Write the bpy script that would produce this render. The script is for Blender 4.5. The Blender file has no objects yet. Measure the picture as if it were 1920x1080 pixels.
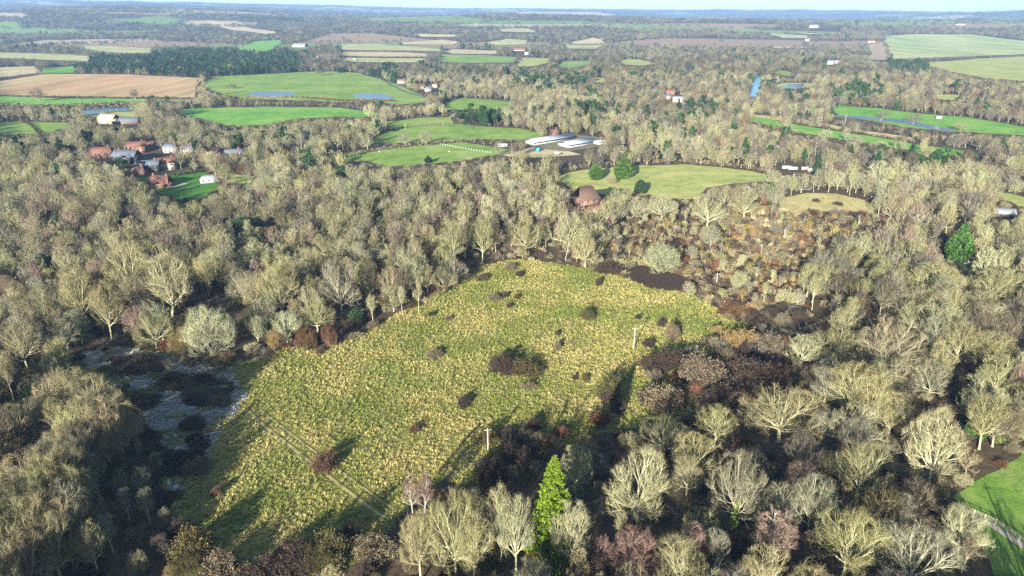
import bpy, math, random
import numpy as np
from mathutils import Vector
PI = math.pi
rng = np.random.default_rng(7)
random.seed(7)
S = bpy.context.scene
COL = S.collection

# ------------------------------------------------------------------ camera
CAMH = 110.0; F = 1321.0; HOR = 20.0
PITCH = math.atan((540 - HOR) / F)
cp, sp = math.cos(PITCH), math.sin(PITCH)
cd = bpy.data.cameras.new('camera'); cam = bpy.data.objects.new('camera', cd); COL.objects.link(cam)
cam.location = (0, 0, CAMH); cam.rotation_euler = (PI / 2 - PITCH, 0, 0)
cd.sensor_width = 36; cd.lens = 36 * F / 1920; cd.clip_start = 1; cd.clip_end = 60000
S.camera = cam

def ray(px, py):
    a = (px - 960) / F; b = (540 - py) / F
    return a, cp + b * sp, -sp + b * cp
def project(x, y, z):
    dz = z - CAMH
    depth = y * cp - dz * sp
    up = y * sp + dz * cp
    depth = np.where(depth < 1, 1, depth)
    return 960 + F * x / depth, 540 - F * up / depth

# ------------------------------------------------------------------ noise and terrain
def vnoise(x, y, seed=0):
    x = np.asarray(x, float); y = np.asarray(y, float)
    xi = np.floor(x).astype(np.int64); yi = np.floor(y).astype(np.int64)
    fx = x - xi; fy = y - yi
    fx = fx * fx * (3 - 2 * fx); fy = fy * fy * (3 - 2 * fy)
    def h(a, b):
        n = (a * 374761393 + b * 668265263 + seed * 1442695041) & 0x7fffffff
        n = ((n ^ (n >> 13)) * 1274126177) & 0x7fffffff
        n = ((n ^ (n >> 16)) * 1103515245) & 0x7fffffff
        return (n & 0xffff) / 65535.0
    return (h(xi, yi) * (1 - fx) + h(xi + 1, yi) * fx) * (1 - fy) + (h(xi, yi + 1) * (1 - fx) + h(xi + 1, yi + 1) * fx) * fy
def fbm(x, y, seed=0, o=3):
    s = 0; a = 1; t = 0
    for i in range(o):
        s = s + a * vnoise(np.asarray(x) * 2 ** i, np.asarray(y) * 2 ** i, seed + i); t += a; a *= .5
    return s / t
def sst(a, b, x):
    t = np.clip((x - a) / (b - a), 0, 1); return t * t * (3 - 2 * t)
SKX = [-1.0, -.75, -.55, -.35, -.2, -.05, .1, .3, .45, .6, .75, 1.0]
SKH = [225, 215, 205, 170, 150, 130, 122, 118, 114, 98, 104, 104]
def terrain(x, y):
    x = np.asarray(x, float); y = np.asarray(y, float)
    d = np.hypot(x, y); a = x / np.maximum(y, 1)
    roll = sst(2300, 4600, d) * 185 * (fbm(x / 2600 + 9, y / 1500, 3, 2) - .40)
    sky = np.interp(a, SKX, SKH) + 34 * (fbm(a * 5, d * 0 + 2, 5) - .5) + 22 * (fbm(a * 26, d * 0 + 5, 8) - .5)
    ridge = sst(6500, 12500, d) * sky * (1 - .25 * sst(12600, 15000, d)) * (.80 + .2 * sst(9500, 12500, d)) + sst(7000, 9000, d) * (1 - sst(10500, 12300, d)) * 60 * (fbm(x / 1700, y / 900, 21) - .45)
    lift = sst(3000, 5200, d) * sst(.05, -.5, a) * 45
    return np.maximum(0, roll * (1 - .7 * sst(8500, 12000, d)) + ridge + lift)
def ground(px, py):
    a, b, c = ray(px, py)
    if c > -1e-4: c = -1e-4
    if math.hypot(a, b) * CAMH / -c < 2500: return a * CAMH / -c, b * CAMH / -c, 0.0
    t = CAMH / -c
    for i in range(30):
        x, y = a * t, b * t
        hz = float(terrain(x, y)) if y > 0 else 0
        z = CAMH + c * t
        t += .6 * (z - hz) / -c if abs(z - hz) > .01 else 0
        t = min(t, 16000)
    return a * t, b * t, max(CAMH + c * t, 0)

# ------------------------------------------------------------------ materials
def srgb(r, g, b):
    f = lambda c: (c / 255 / 12.92) if c <= 10 else ((c / 255 + .055) / 1.055) ** 2.4
    return (f(r), f(g), f(b))
def mat(name):
    m = bpy.data.materials.new(name); m.use_nodes = True
    nt = m.node_tree; b = nt.nodes['Principled BSDF']; b.inputs['Roughness'].default_value = .9
    b.inputs['Specular IOR Level'].default_value = .15
    return m, nt, b
def N(nt, t, **k):
    n = nt.nodes.new(t)
    for a, v in k.items(): setattr(n, a, v)
    return n
def noise(nt, scale, detail=4, rough=.6, coord=None):
    n = N(nt, 'ShaderNodeTexNoise'); n.inputs['Scale'].default_value = scale
    n.inputs['Detail'].default_value = detail; n.inputs['Roughness'].default_value = rough
    nt.links.new(coord, n.inputs['Vector']); return n.outputs['Fac']
def ramp(nt, fac, stops):
    r = N(nt, 'ShaderNodeValToRGB'); e = r.color_ramp.elements
    while len(e) < len(stops): e.new(.5)
    for i, (p, c) in enumerate(stops): e[i].position = p; e[i].color = (*c, 1)
    nt.links.new(fac, r.inputs['Fac']); return r.outputs['Color']
def mix(nt, a, b, fac, mode='MIX'):
    m = N(nt, 'ShaderNodeMix', data_type='RGBA', blend_type=mode)
    for s, v in ((m.inputs[6], a), (m.inputs[7], b), (m.inputs[0], fac)):
        if hasattr(v, 'is_output'): nt.links.new(v, s)
        else: s.default_value = (*v, 1) if isinstance(v, tuple) else v
    return m.outputs[2]
def position(nt): return N(nt, 'ShaderNodeNewGeometry').outputs['Position']
def bump(nt, b, h, dist, strength=1):
    n = N(nt, 'ShaderNodeBump'); n.inputs['Distance'].default_value = dist; n.inputs['Strength'].default_value = strength
    nt.links.new(h, n.inputs['Height']); nt.links.new(n.outputs['Normal'], b.inputs['Normal'])
def flat(name, c, rough=.8, var=.25, scale=1.5, spec=.2):
    m, nt, b = mat(name); p = N(nt, 'ShaderNodeTexCoord').outputs['Object']
    c2 = tuple(x * (1 - var) for x in c); c3 = tuple(min(1, x * (1 + var)) for x in c)
    nt.links.new(ramp(nt, noise(nt, scale, 5, .65, p), [(.3, c2), (.7, c3)]), b.inputs['Base Color'])
    b.inputs['Roughness'].default_value = rough; b.inputs['Specular IOR Level'].default_value = spec
    return m
def field_mat(name, c1, c2, c3=None, scale=.02, fine=.8, streak=None):
    m, nt, b = mat(name); p = position(nt); q = p
    if streak:
        mp = N(nt, 'ShaderNodeMapping'); mp.inputs['Rotation'].default_value = (0, 0, streak); mp.inputs['Scale'].default_value = (1, .12, 1)
        nt.links.new(p, mp.inputs['Vector']); q = mp.outputs['Vector']
    c1, c2, c3 = [(c_[0] * (1.12 if c_[1] > c_[0] else .96), c_[1], c_[2] * (1.1 if c_[1] > c_[0] else .94)) for c_ in (c1, c2, c3 or c2)]
    c = ramp(nt, noise(nt, scale, 6, .6, q), [(.34, c1), (.52, c2), (.68, c3 or c2)])
    c = mix(nt, c, ramp(nt, noise(nt, scale * 4.3, 3, .75, q), [(.36, (.66, .74, .62)), (.5, (1, 1, 1)), (.66, (1.28, 1.14, 1.1))]), .8, 'MULTIPLY')
    f = ramp(nt, noise(nt, fine, 4, .7, p), [(.3, (.62, .64, .6)), (.7, (1.25, 1.22, 1.2))])
    nt.links.new(mix(nt, c, f, 1.0, 'MULTIPLY'), b.inputs['Base Color'])
    bump(nt, b, noise(nt, fine * 1.3, 3, .7, p), .25, .6)
    return m
def plant(name, shade, rough=.85, sat=1.0):
    """tint comes from the plant itself, a little value change comes with each stem"""
    m, nt, b = mat(name)
    t = N(nt, 'ShaderNodeAttribute', attribute_type='INSTANCER', attribute_name='tint').outputs['Color']
    v = N(nt, 'ShaderNodeAttribute', attribute_type='GEOMETRY', attribute_name='v').outputs['Fac']
    r = ramp(nt, v, [(0, shade[0]), (1, shade[1])])
    nt.links.new(mix(nt, t, r, 1.0, 'MULTIPLY'), b.inputs['Base Color'])
    b.inputs['Roughness'].default_value = rough
    return m
M_TWIG = plant('winter_twigs', ((.40, .36, .32), (1.4, 1.4, 1.33)))
M_LEAF = plant('evergreen_leaves', ((.5, .52, .5), (1.5, 1.45, 1.3)), .6)
M_GRASS, nt, b = mat('tussock_blades')
t_ = N(nt, 'ShaderNodeAttribute', attribute_type='INSTANCER', attribute_name='tint').outputs['Color']; v_ = N(nt, 'ShaderNodeAttribute', attribute_type='GEOMETRY', attribute_name='v').outputs['Fac']
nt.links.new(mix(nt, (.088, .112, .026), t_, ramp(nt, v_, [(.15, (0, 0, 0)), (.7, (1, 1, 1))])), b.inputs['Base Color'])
def bark_mat(name, pale, fac):
    m, nt, b = mat(name)
    t = N(nt, 'ShaderNodeAttribute', attribute_type='INSTANCER', attribute_name='tint').outputs['Color']
    c = mix(nt, t, pale, fac)
    p = N(nt, 'ShaderNodeTexCoord').outputs['Object']
    f = ramp(nt, noise(nt, 1.7, 5, .7, p), [(.35, (.6, .62, .58)), (.65, (1.15, 1.15, 1.1))])
    nt.links.new(mix(nt, c, f, 1.0, 'MULTIPLY'), b.inputs['Base Color'])
    return m
M_BARK = bark_mat('lichened_bark', (.40, .37, .26), .5)
M_BIRCH = bark_mat('silver_birch_bark', (.48, .44, .40), .85)

# ------------------------------------------------------------------ mesh helpers
class Geo:
    def __init__(s): s.v = []; s.q = []; s.n = 0; s.val = []; s.m = []
    def add(s, verts, quads, val=None, mi=0):
        verts = np.asarray(verts, float).reshape(-1, 3); quads = np.asarray(quads).reshape(-1, 4)
        s.v.append(verts); s.q.append(quads + s.n); s.n += len(verts)
        s.val.append(np.full(len(verts), .5) if val is None else np.asarray(val, float).ravel()); s.m.append(np.full(len(quads), mi))
    def merge(s, o, mi=0):
        for v, q, c in zip(o.v, o.q, o.val): s.v.append(v); s.val.append(c)
        if o.q:
            for q in o.q: s.q.append(q + s.n)
            s.m += [np.full(len(q), mi) for q in o.q]
        s.n += o.n
    def mesh(s, name, mats, smooth=False):
        me = bpy.data.meshes.new(name)
        v = np.concatenate(s.v); q = np.concatenate(s.q).astype(np.int32)
        me.vertices.add(len(v)); me.vertices.foreach_set('co', v.astype(np.float32).ravel())
        me.loops.add(q.size); me.loops.foreach_set('vertex_index', q.ravel())
        me.polygons.add(len(q)); me.polygons.foreach_set('loop_start', np.arange(0, q.size, 4, dtype=np.int32))
        me.polygons.foreach_set('material_index', np.concatenate(s.m).astype(np.int32))
        if smooth: me.polygons.foreach_set('use_smooth', np.ones(len(q), bool))
        a = me.attributes.new('v', 'FLOAT', 'POINT'); a.data.foreach_set('value', np.concatenate(s.val).astype(np.float32))
        for m in (mats if isinstance(mats, (list, tuple)) else [mats]): me.materials.append(m)
        me.update(); me.validate(); return me
def unit(a): return a / np.maximum(np.linalg.norm(a, axis=-1, keepdims=True), 1e-9)
def tubes(g, P, R, s, val, mi=0):
    B, n, _ = P.shape
    T = unit(np.gradient(P, axis=1))
    ref = np.where(np.abs(T[:, :1, 2:3]) > .9, np.array([1., 0, 0]), np.array([0, 0, 1.]))
    u = unit(np.cross(T, ref)); w = np.cross(T, u)
    a = np.arange(s) * 2 * PI / s
    V = P[:, :, None] + R[:, :, None, None] * (np.cos(a)[:, None] * u[:, :, None] + np.sin(a)[:, None] * w[:, :, None])
    k = np.arange(s); k2 = (k + 1) % s
    base = (np.arange(B)[:, None, None] * n + np.arange(n - 1)[None, :, None]) * s
    Q = np.stack([base + k, base + k2, base + s + k2, base + s + k], -1)
    g.add(V, Q, np.repeat(val, n * s), mi)
def grow(r, P0, D, L, n, wander, up):
    B = len(P0); P = np.zeros((B, n + 1, 3)); P[:, 0] = P0; d = unit(D)
    for i in range(n):
        d = unit(d + r.normal(0, wander, (B, 3)) + np.array([0, 0, up]))
        P[:, i + 1] = P[:, i] + d * (L / n)[:, None]
    return P
def kids(r, P, R, L, k, t0, t1, amin, amax, lf, shrink=.35):
    """k children on every branch of P, between the fractions t0 and t1 of its length"""
    B, n, _ = P.shape
    t = np.clip(t0 + (t1 - t0) * ((np.arange(k)[None] + r.random((B, k))) / k), 0, .999)
    i = t * (n - 1); j = np.floor(i).astype(int); fr = (i - j)[..., None]
    b = np.arange(B)[:, None]
    A = P[b, j] * (1 - fr) + P[b, j + 1] * fr
    T = unit(P[b, j + 1] - P[b, j])
    rr = R[b, j] * (1 - fr[..., 0]) + R[b, j + 1] * fr[..., 0]
    az = r.random((B, 1)) * 6.28 + np.arange(k)[None] * 2.4 + r.normal(0, .4, (B, k))
    an = np.radians(amin + (amax - amin) * r.random((B, k)))
    ref = np.where(np.abs(T[..., 2:3]) > .9, np.array([1., 0, 0]), np.array([0, 0, 1.]))
    u = unit(np.cross(T, ref)); w = np.cross(T, u)
    D = T * np.cos(an)[..., None] + (u * np.cos(az)[..., None] + w * np.sin(az)[..., None]) * np.sin(an)[..., None]
    Ln = L[:, None] * lf * (1 - shrink * t) * (.7 + .6 * r.random((B, k)))
    return A.reshape(-1, 3), D.reshape(-1, 3), Ln.ravel(), rr.ravel()
def taper(R0, n, end): return R0[:, None] * np.linspace(1, end, n + 1)[None]

def bare_tree(seed, H=16, W=14, kind='oak', lod=0):
    r = np.random.default_rng(seed); tr = Geo(); cr = Geo()
    one = lambda n: r.random(n)
    tf, n1, a0, a1, up1 = {'oak': (.22, 13, 4, 84, .04), 'ash': (.28, 11, 5, 58, .08), 'slim': (.45, 7, 6, 34, .12),
                           'birch': (.93, 22, 30, 55, .07), 'hazel': (.03, 15, 6, 58, .05)}[kind]
    r0 = H * {'oak': .026, 'ash': .019, 'slim': .013, 'birch': .011, 'hazel': .006}[kind]
    zc = H * (tf + (1 - tf) * .30) if kind != 'birch' else H * .5; ax_ = np.array([W / 2, W / 2, H - zc]); so_ = seed * 1.7
    def hull(P_):
        q = (P_ - [0, 0, zc]) / ax_; q[..., 2] *= np.where(q[..., 2] < 0, .8, 1); rr0 = np.maximum(np.linalg.norm(q, axis=-1), 1e-6); n_ = q / rr0[..., None]
        lim = .70 + .42 * fbm(n_[..., 0] * 1.9 + so_, n_[..., 1] * 1.9 + n_[..., 2] * 1.3 + 7, seed, 2); k_ = rr0 / lim
        f_ = np.where(k_ > .78, (.78 + .42 * (1 - np.exp(-(k_ - .78) / .42))) / np.maximum(k_, 1e-6), 1)[..., None]
        return [0, 0, zc] + (P_ - [0, 0, zc]) * f_
    P = grow(r, np.zeros((1, 3)) - [[0, 0, .3]], np.array([[r.normal(0, .06), r.normal(0, .06), 1.]]), np.array([H * tf + .3]), 6, .05 if kind != 'birch' else .03, .05)
    R = taper(np.array([r0]), 6, .72 if kind != 'birch' else .15); R[:, 0] *= 1.5
    tubes(tr, P, R, 6 if lod < 2 else 3, one(1))
    if kind == 'birch':
        t = .22 + .78 * (np.arange(n1) + r.random(n1)) / n1; t = np.minimum(t, .99)
        i = t * 6; j = np.minimum(i.astype(int), 5); A = P[0, j] + (P[0, j + 1] - P[0, j]) * (i - j)[:, None]
        az = np.arange(n1) * 2.4 + r.random(n1); an = np.radians(a0 + (a1 - a0) * r.random(n1))
        L1 = W * .62 * (1 - t) ** .55 + .6; rr = R[0, j]
    else:
        f = (np.arange(n1) + .5) / n1
        an = np.radians(a0 + (a1 - a0) * f ** .8); az = np.arange(n1) * 2.4 + r.random(n1) * .8
        t = np.clip((1.0 if kind == 'hazel' else .99) - (.42 if kind != 'hazel' else .9) * f * r.random(n1), .05, .99)
        i = t * 6; j = np.minimum(i.astype(int), 5); A = P[0, j] + (P[0, j + 1] - P[0, j]) * (i - j)[:, None]
        hh = H * (1 - tf)
        L1 = .86 / np.sqrt((np.sin(an) / (W / 2)) ** 2 + (np.cos(an) / hh) ** 2) * (.85 + .3 * r.random(n1)); rr = R[0, j] * .62
        if kind == 'hazel': A = A * np.array([1, 1, 0]) + r.normal(0, .25, (n1, 3)) * [1, 1, 0]; rr = rr * .9
    D = np.stack([np.sin(an) * np.cos(az), np.sin(an) * np.sin(az), np.cos(an)], -1)
    rr1 = np.minimum(rr, .025 * L1 + .02) * (1.0 if kind != 'birch' else .6)
    P1 = hull(grow(r, A, D, L1, 6, .11 if kind == 'oak' else .07, up1)); R1 = taper(rr1, 6, .28)
    tubes(tr, P1, R1, 5 if lod == 0 else 3, one(len(P1)))
    # second order limbs
    k2 = (7, 5, 4)[lod] if kind != 'birch' else (4, 3, 2)[lod]
    A, D, L2, rr = kids(r, P1, R1, L1, k2, .18, 1.0, 16, 46, .58)
    R2 = taper(np.minimum(rr * .75, .021 * L2 + .017), 4, .42)
    P2 = hull(grow(r, A, D, L2, 4, .12, .07))
    fat = (.92, 1.5, 2.9)[lod]
    if lod < 2: tubes(tr, P2, R2 * (1 if lod == 0 else 1.3), 4 if lod == 0 else 3, one(len(P2)))
    else: tubes(cr, P2, R2 * 1.8, 3, one(len(P2)))
    k3 = (6, 5, 9)[lod]
    A, D, L3, rr = kids(r, P2, R2, L2, k3, .12, 1.0, 14, 44, .60)
    n3 = 3 if lod == 0 else (2 if lod == 1 else 1)
    R3 = taper(np.full(len(L3), .031 * fat) * (H / 16) ** .5, n3, .5)
    P3 = hull(grow(r, A, D, L3, n3, .13, .08)); tubes(cr, P3, R3, 3, .62 + .38 * one(len(P3)))
    if lod == 2: return tr, cr
    k4 = (5, 5)[lod] + (3 if kind == 'birch' else 0)
    A, D, L4, rr = kids(r, P3, R3, L3, k4, .1, 1.0, 14, 42, .60)
    n4 = 2 if lod == 0 else 1; R4 = taper(np.full(len(L4), .0165 * fat) * (H / 16) ** .5, n4, .5)
    P4 = hull(grow(r, A, D, L4, n4, .13, .08)); tubes(cr, P4, R4, 3, .30 + .4 * one(len(P4)))
    if lod == 1: return tr, cr
    A, D, L5, rr = kids(r, P4, R4, L4, 3, .2, 1.0, 14, 44, .8)
    P5 = grow(r, A, D, L5, 1, .1, .06); tubes(cr, P5, taper(np.full(len(L5), .009) * (H / 16) ** .5, 1, .5), 3, .35 * one(len(P5)))
    return tr, cr

def leaves(g, r, C, size, nrm, spread, k, val0=0, flat_=.3):
    """k small leaf-sized faces round every point of C"""
    n = len(C); c = np.repeat(C, k, 0) + r.normal(0, 1, (n * k, 3)) * spread
    d = unit(np.repeat(nrm, k, 0) + r.normal(0, .6, (n * k, 3)))
    ref = r.normal(0, 1, (n * k, 3)); u = unit(np.cross(d, ref)); s = np.repeat(np.broadcast_to(size, (n,)), k)[:, None] * (.6 + .8 * r.random((n * k, 1)))
    V = np.stack([c - d * s * .5, c + u * s * flat_, c + d * s * .6, c - u * s * flat_], 1)
    V[:, 1] += np.cross(d, u) * s * .12; V[:, 3] += np.cross(d, u) * s * .12
    g.add(V, np.arange(n * k * 4).reshape(-1, 4), np.repeat(r.random(n * k), 4))
def spruce(seed, H=21, W=9, lod=0):
    r = np.random.default_rng(seed); tr = Geo(); cr = Geo()
    P = np.zeros((1, 7, 3)); P[0, :, 2] = np.linspace(-.3, H * .99, 7); tubes(tr, P, taper(np.array([H * .013]), 6, .12), 6, np.array([.5]))
    nb = (165, 110, 40)[lod]
    t = np.sort(.05 + .95 * ((np.arange(nb) + r.random(nb)) / nb) ** 1.12); az = np.arange(nb) * 2.39996 + r.normal(0, .25, nb)
    L = (W / 2) * np.minimum(1, (1 - t) ** .8 * 1.15 + .03) * (.72 + .45 * r.random(nb)); z = t * H * .97
    D = np.stack([np.cos(az), np.sin(az), .34 - .45 * (1 - t)], -1)
    A = np.stack([np.zeros(nb), np.zeros(nb), z], -1)
    B = grow(r, A, D, L, 4, .05, -.05); B[:, 3:, 2] += (L * .06)[:, None]
    tubes(cr, B, taper(.012 * L + .02, 4, .3), 3, np.full(nb, .1))
    m = (5, 3, 2)[lod]; f = np.linspace(.32, 1, m)
    for q in f:
        i = min(int(q * 4), 3); w = q * 4 - i; c = B[:, i] * (1 - w) + B[:, i + 1] * w
        out = unit(D * [1, 1, .2]); side = np.stack([-np.sin(az), np.cos(az), 0 * az], -1)
        for sgn in (-1, 0, 1):
            cc = c + side * sgn * (L * .17 * (1.25 - q))[:, None] - [0, 0, .12]
            leaves(cr, r, cc, (.6, 1.1, 1.9)[lod] * (.5 + .5 * L / (W / 2)), unit(out + side * sgn * .7 - [0, 0, .25]), (.16, .2, .3)[lod], (8, 3, 2)[lod], flat_=.2)
    return tr, cr
def evergreen(seed, H=9, W=5, shape='cone', lod=0, n=0):
    """dense evergreen: cone (cypress), dome (holly, yew) or pine (open crown on a bare trunk)"""
    r = np.random.default_rng(seed); tr = Geo(); cr = Geo()
    P = np.zeros((1, 5, 3)); P[0, :, 2] = np.linspace(-.3, H * .9, 5); P[0, 1:, :2] = r.normal(0, .1, (4, 2)); tubes(tr, P, taper(np.array([H * .018]), 4, .3), 6, np.array([.5]))
    n = n or (900, 380, 70)[lod]; t = r.random(n); az = r.random(n) * 6.28
    if shape == 'cone': rad = (W / 2) * np.sin(np.clip(.12 + t, 0, 1) * PI * .98) ** .75 * np.where(t > .45, ((1 - t) / .55) ** .45, 1); z = t * H
    elif shape == 'dome': rad = (W / 2) * np.sqrt(np.clip(1 - (t * .97) ** 2.2, 0, 1)); z = .06 * H + t * H * .94
    else:
        cl = r.normal(0, 1, (11, 3)) * [W * .25, W * .25, H * .13] + [0, 0, H * .74]; k = r.integers(0, 11, n)
        C = cl[k] + unit(r.normal(0, 1, (n, 3))) * (W * .2) * [1, 1, .6] * r.random((n, 1)) ** .4
        A = np.repeat(P[0, 3][None], 11, 0) * [1, 1, .8]; B = grow(r, A, cl - A, np.linalg.norm(cl - A, axis=1), 3, .03, 0); tubes(tr, B, taper(np.full(11, H * .006), 3, .4), 4, np.full(11, .5))
    if shape != 'pine':
        lump = .8 + .34 * fbm(az * 1.6 + seed, t * 6, seed) ; rad = rad * lump * (.72 + .3 * r.random(n) ** .5)
        C = np.stack([rad * np.cos(az), rad * np.sin(az), z], -1)
    nrm = unit(C * [1, 1, .0] + [0, 0, .7 * W / 2])
    leaves(cr, r, C, H * (.065, .1, .22)[lod], nrm, H * .018, (7, 4, 3)[lod], flat_=.34)
    return tr, cr
def bush(seed, H=2.5, W=4, lod=0, leafy=.5):
    """a bramble or sallow mound: arching stems with many fine shoots and a few leaves"""
    r = np.random.default_rng(seed); tr = Geo(); cr = Geo()
    n1 = (46, 22)[lod]; az = np.arange(n1) * 2.4 + r.random(n1); an = np.radians(8 + 76 * np.sqrt((np.arange(n1) + .5) / n1))
    D = np.stack([np.sin(an) * np.cos(az), np.sin(an) * np.sin(az), np.cos(an)], -1)
    lump = .5 + .9 * fbm(np.cos(az) * 1.7 + seed, np.sin(az) * 1.5, seed)
    L = .95 / np.sqrt((np.sin(an) / (W / 2)) ** 2 + (np.cos(an) / H) ** 2) * lump
    A = np.stack([r.normal(0, W * .08, n1), r.normal(0, W * .08, n1), np.full(n1, -.1)], -1)
    P = grow(r, A, D, L, 4, .1, .02); R = taper(np.full(n1, .035), 4, .4); tubes(tr, P, R, 3, r.random(n1))
    A, D, L2, _ = kids(r, P, R, L, (9, 7)[lod], .2, 1, 20, 65, .5)
    P2 = grow(r, A, D, L2, 2, .14, .05); R2 = taper(np.full(len(L2), (.014, .03)[lod]), 2, .5); tubes(cr, P2, R2, 3, r.random(len(L2)))
    if lod == 0:
        A, D, L3, _ = kids(r, P2, R2, L2, 4, .15, 1, 20, 60, .7); P3 = grow(r, A, D, L3, 1, .1, .05); tubes(cr, P3, taper(np.full(len(L3), .011), 1, .5), 3, r.random(len(L3)))
    m = int((3600, 900)[lod] * leafy)
    if m:
        i = r.integers(0, len(P2), m); leaves(cr, r, P2[i, 1 + (r.random() < .7)] * [1, 1, .97], .15 if lod == 0 else .3, unit(P2[i, 2]), .2, (5, 3)[lod], flat_=.36)
    return tr, cr
def tuft(seed, H=.68, W=1.15):
    r = np.random.default_rng(seed); g = Geo(); n = 46
    az = r.random(n) * 6.28; an = np.radians(8 + 66 * r.random(n)); L = H * (.75 + .5 * r.random(n)) * (1 + .35 * np.sin(an))
    A = np.stack([np.cos(az), np.sin(az), 0 * az], -1) * (W * .24 * r.random(n))[:, None] - [0, 0, .05]
    D = np.stack([np.sin(an) * np.cos(az), np.sin(an) * np.sin(az), np.cos(an)], -1)
    P = grow(r, A, D, L, 2, .06, -.22); w = .05 * (.6 + .8 * r.random(n))
    s = np.stack([-np.sin(az), np.cos(az), 0 * az], -1) * w[:, None]
    V = np.stack([P[:, 0] - s, P[:, 0] + s, P[:, 1] + s * .9, P[:, 1] - s * .9, P[:, 2] + s * .25, P[:, 2] - s * .25], 1)
    b = np.arange(n)[:, None] * 6; Q = np.concatenate([b + [0, 1, 2, 3], b + [3, 2, 4, 5]])
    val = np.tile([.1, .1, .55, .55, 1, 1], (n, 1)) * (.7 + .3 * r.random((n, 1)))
    g.add(V, Q, val); return g

# ------------------------------------------------------------------ objects
def tag(o, label=None, cat=None, group=None, kind=None):
    if label: o['label'] = label
    if cat: o['category'] = cat
    if group: o['group'] = group
    if kind: o['kind'] = kind
    return o
def link(name, me, parent=None, loc=(0, 0, 0)):
    o = bpy.data.objects.new(name, me); COL.objects.link(o); o.location = loc
    if parent: o.parent = parent
    return o
def empty(name, loc, rz=0):
    o = bpy.data.objects.new(name, None); COL.objects.link(o); o.location = loc; o.rotation_euler = (0, 0, rz); o.empty_display_size = .5; return o

def scatter(name, protos, pos, rot, scl, idx, tint, label, cat):
    """one countless mass: every point carries one of the meshes in protos"""
    c = bpy.data.collections.new(name + '_sources')
    for i, me in enumerate(protos): c.objects.link(bpy.data.objects.new(name + '_source_%03d' % i, me))
    me = bpy.data.meshes.new(name); n = len(pos); me.vertices.add(n); me.vertices.foreach_set('co', np.asarray(pos, np.float32).ravel())
    def at(nm, ty, key, v): a = me.attributes.new(nm, ty, 'POINT'); a.data.foreach_set(key, np.ascontiguousarray(v).ravel())
    at('rot', 'FLOAT_VECTOR', 'vector', np.asarray(rot, np.float32)); at('scl', 'FLOAT_VECTOR', 'vector', np.asarray(scl, np.float32))
    at('idx', 'INT', 'value', np.asarray(idx, np.int32)); at('tint', 'FLOAT_COLOR', 'color', np.concatenate([tint, np.ones((n, 1))], 1).astype(np.float32))
    o = link(name, me); tag(o, label, cat, None, 'stuff')
    ng = bpy.data.node_groups.new(name + '_nodes', 'GeometryNodeTree')
    ng.interface.new_socket('Geometry', in_out='INPUT', socket_type='NodeSocketGeometry'); ng.interface.new_socket('Geometry', in_out='OUTPUT', socket_type='NodeSocketGeometry')
    gi = N(ng, 'NodeGroupInput'); go = N(ng, 'NodeGroupOutput'); L = ng.links.new
    ip = N(ng, 'GeometryNodeInstanceOnPoints'); ci = N(ng, 'GeometryNodeCollectionInfo'); ci.inputs['Collection'].default_value = c
    ci.inputs['Separate Children'].default_value = True; ci.inputs['Reset Children'].default_value = True
    def na(nm, ty): a = N(ng, 'GeometryNodeInputNamedAttribute', data_type=ty); a.inputs['Name'].default_value = nm; return a.outputs[0]
    L(gi.outputs[0], ip.inputs['Points']); L(ci.outputs[0], ip.inputs['Instance']); ip.inputs['Pick Instance'].default_value = True
    L(na('idx', 'INT'), ip.inputs['Instance Index']); L(na('scl', 'FLOAT_VECTOR'), ip.inputs['Scale'])
    er = N(ng, 'FunctionNodeEulerToRotation'); L(na('rot', 'FLOAT_VECTOR'), er.inputs[0]); L(er.outputs[0], ip.inputs['Rotation'])
    L(ip.outputs[0], go.inputs[0])
    md = o.modifiers.new('scatter', 'NODES'); md.node_group = ng
    return o

# ------------------------------------------------------------------ open land, traced on the photograph and laid on the ground
from bpy import ops
import bmesh
GRASS = field_mat('pasture_grass', (.13, .25, .045), (.18, .31, .055), (.26, .34, .10), .016)
GRASS2 = field_mat('bright_pasture', (.10, .28, .035), (.15, .35, .05), (.20, .37, .07), .02)
GRASS3 = field_mat('yellowed_pasture', (.25, .33, .085), (.32, .38, .11), (.40, .41, .16), .02)
PALEG = field_mat('pale_grass', (.28, .34, .13), (.36, .40, .17), (.44, .42, .22), .006)
HILLG = field_mat('sown_hill', (.25, .37, .13), (.33, .41, .17), (.48, .46, .25), .0045, .15, .5)
TANF = field_mat('stubble', (.42, .33, .19), (.50, .40, .25), (.55, .46, .3), .01)
PLOUGH = field_mat('ploughed_soil', (.42, .26, .15), (.50, .33, .19), (.48, .38, .19), .008, .3, 1.45)
STRAW = field_mat('rough_grass', (.36, .29, .13), (.48, .39, .18), (.54, .45, .24), .06)
LAWN = field_mat('lawn', (.045, .15, .018), (.06, .19, .02), (.08, .2, .03), .05)
PAD = field_mat('paddock_grass', (.10, .22, .03), (.14, .27, .04), (.19, .28, .07), .09, 1.6)
OPEN = []          # pixel polygons in which no tree stands or shows its top
def worldpoly(pts): return [ground(*p) for p in pts]
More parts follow.
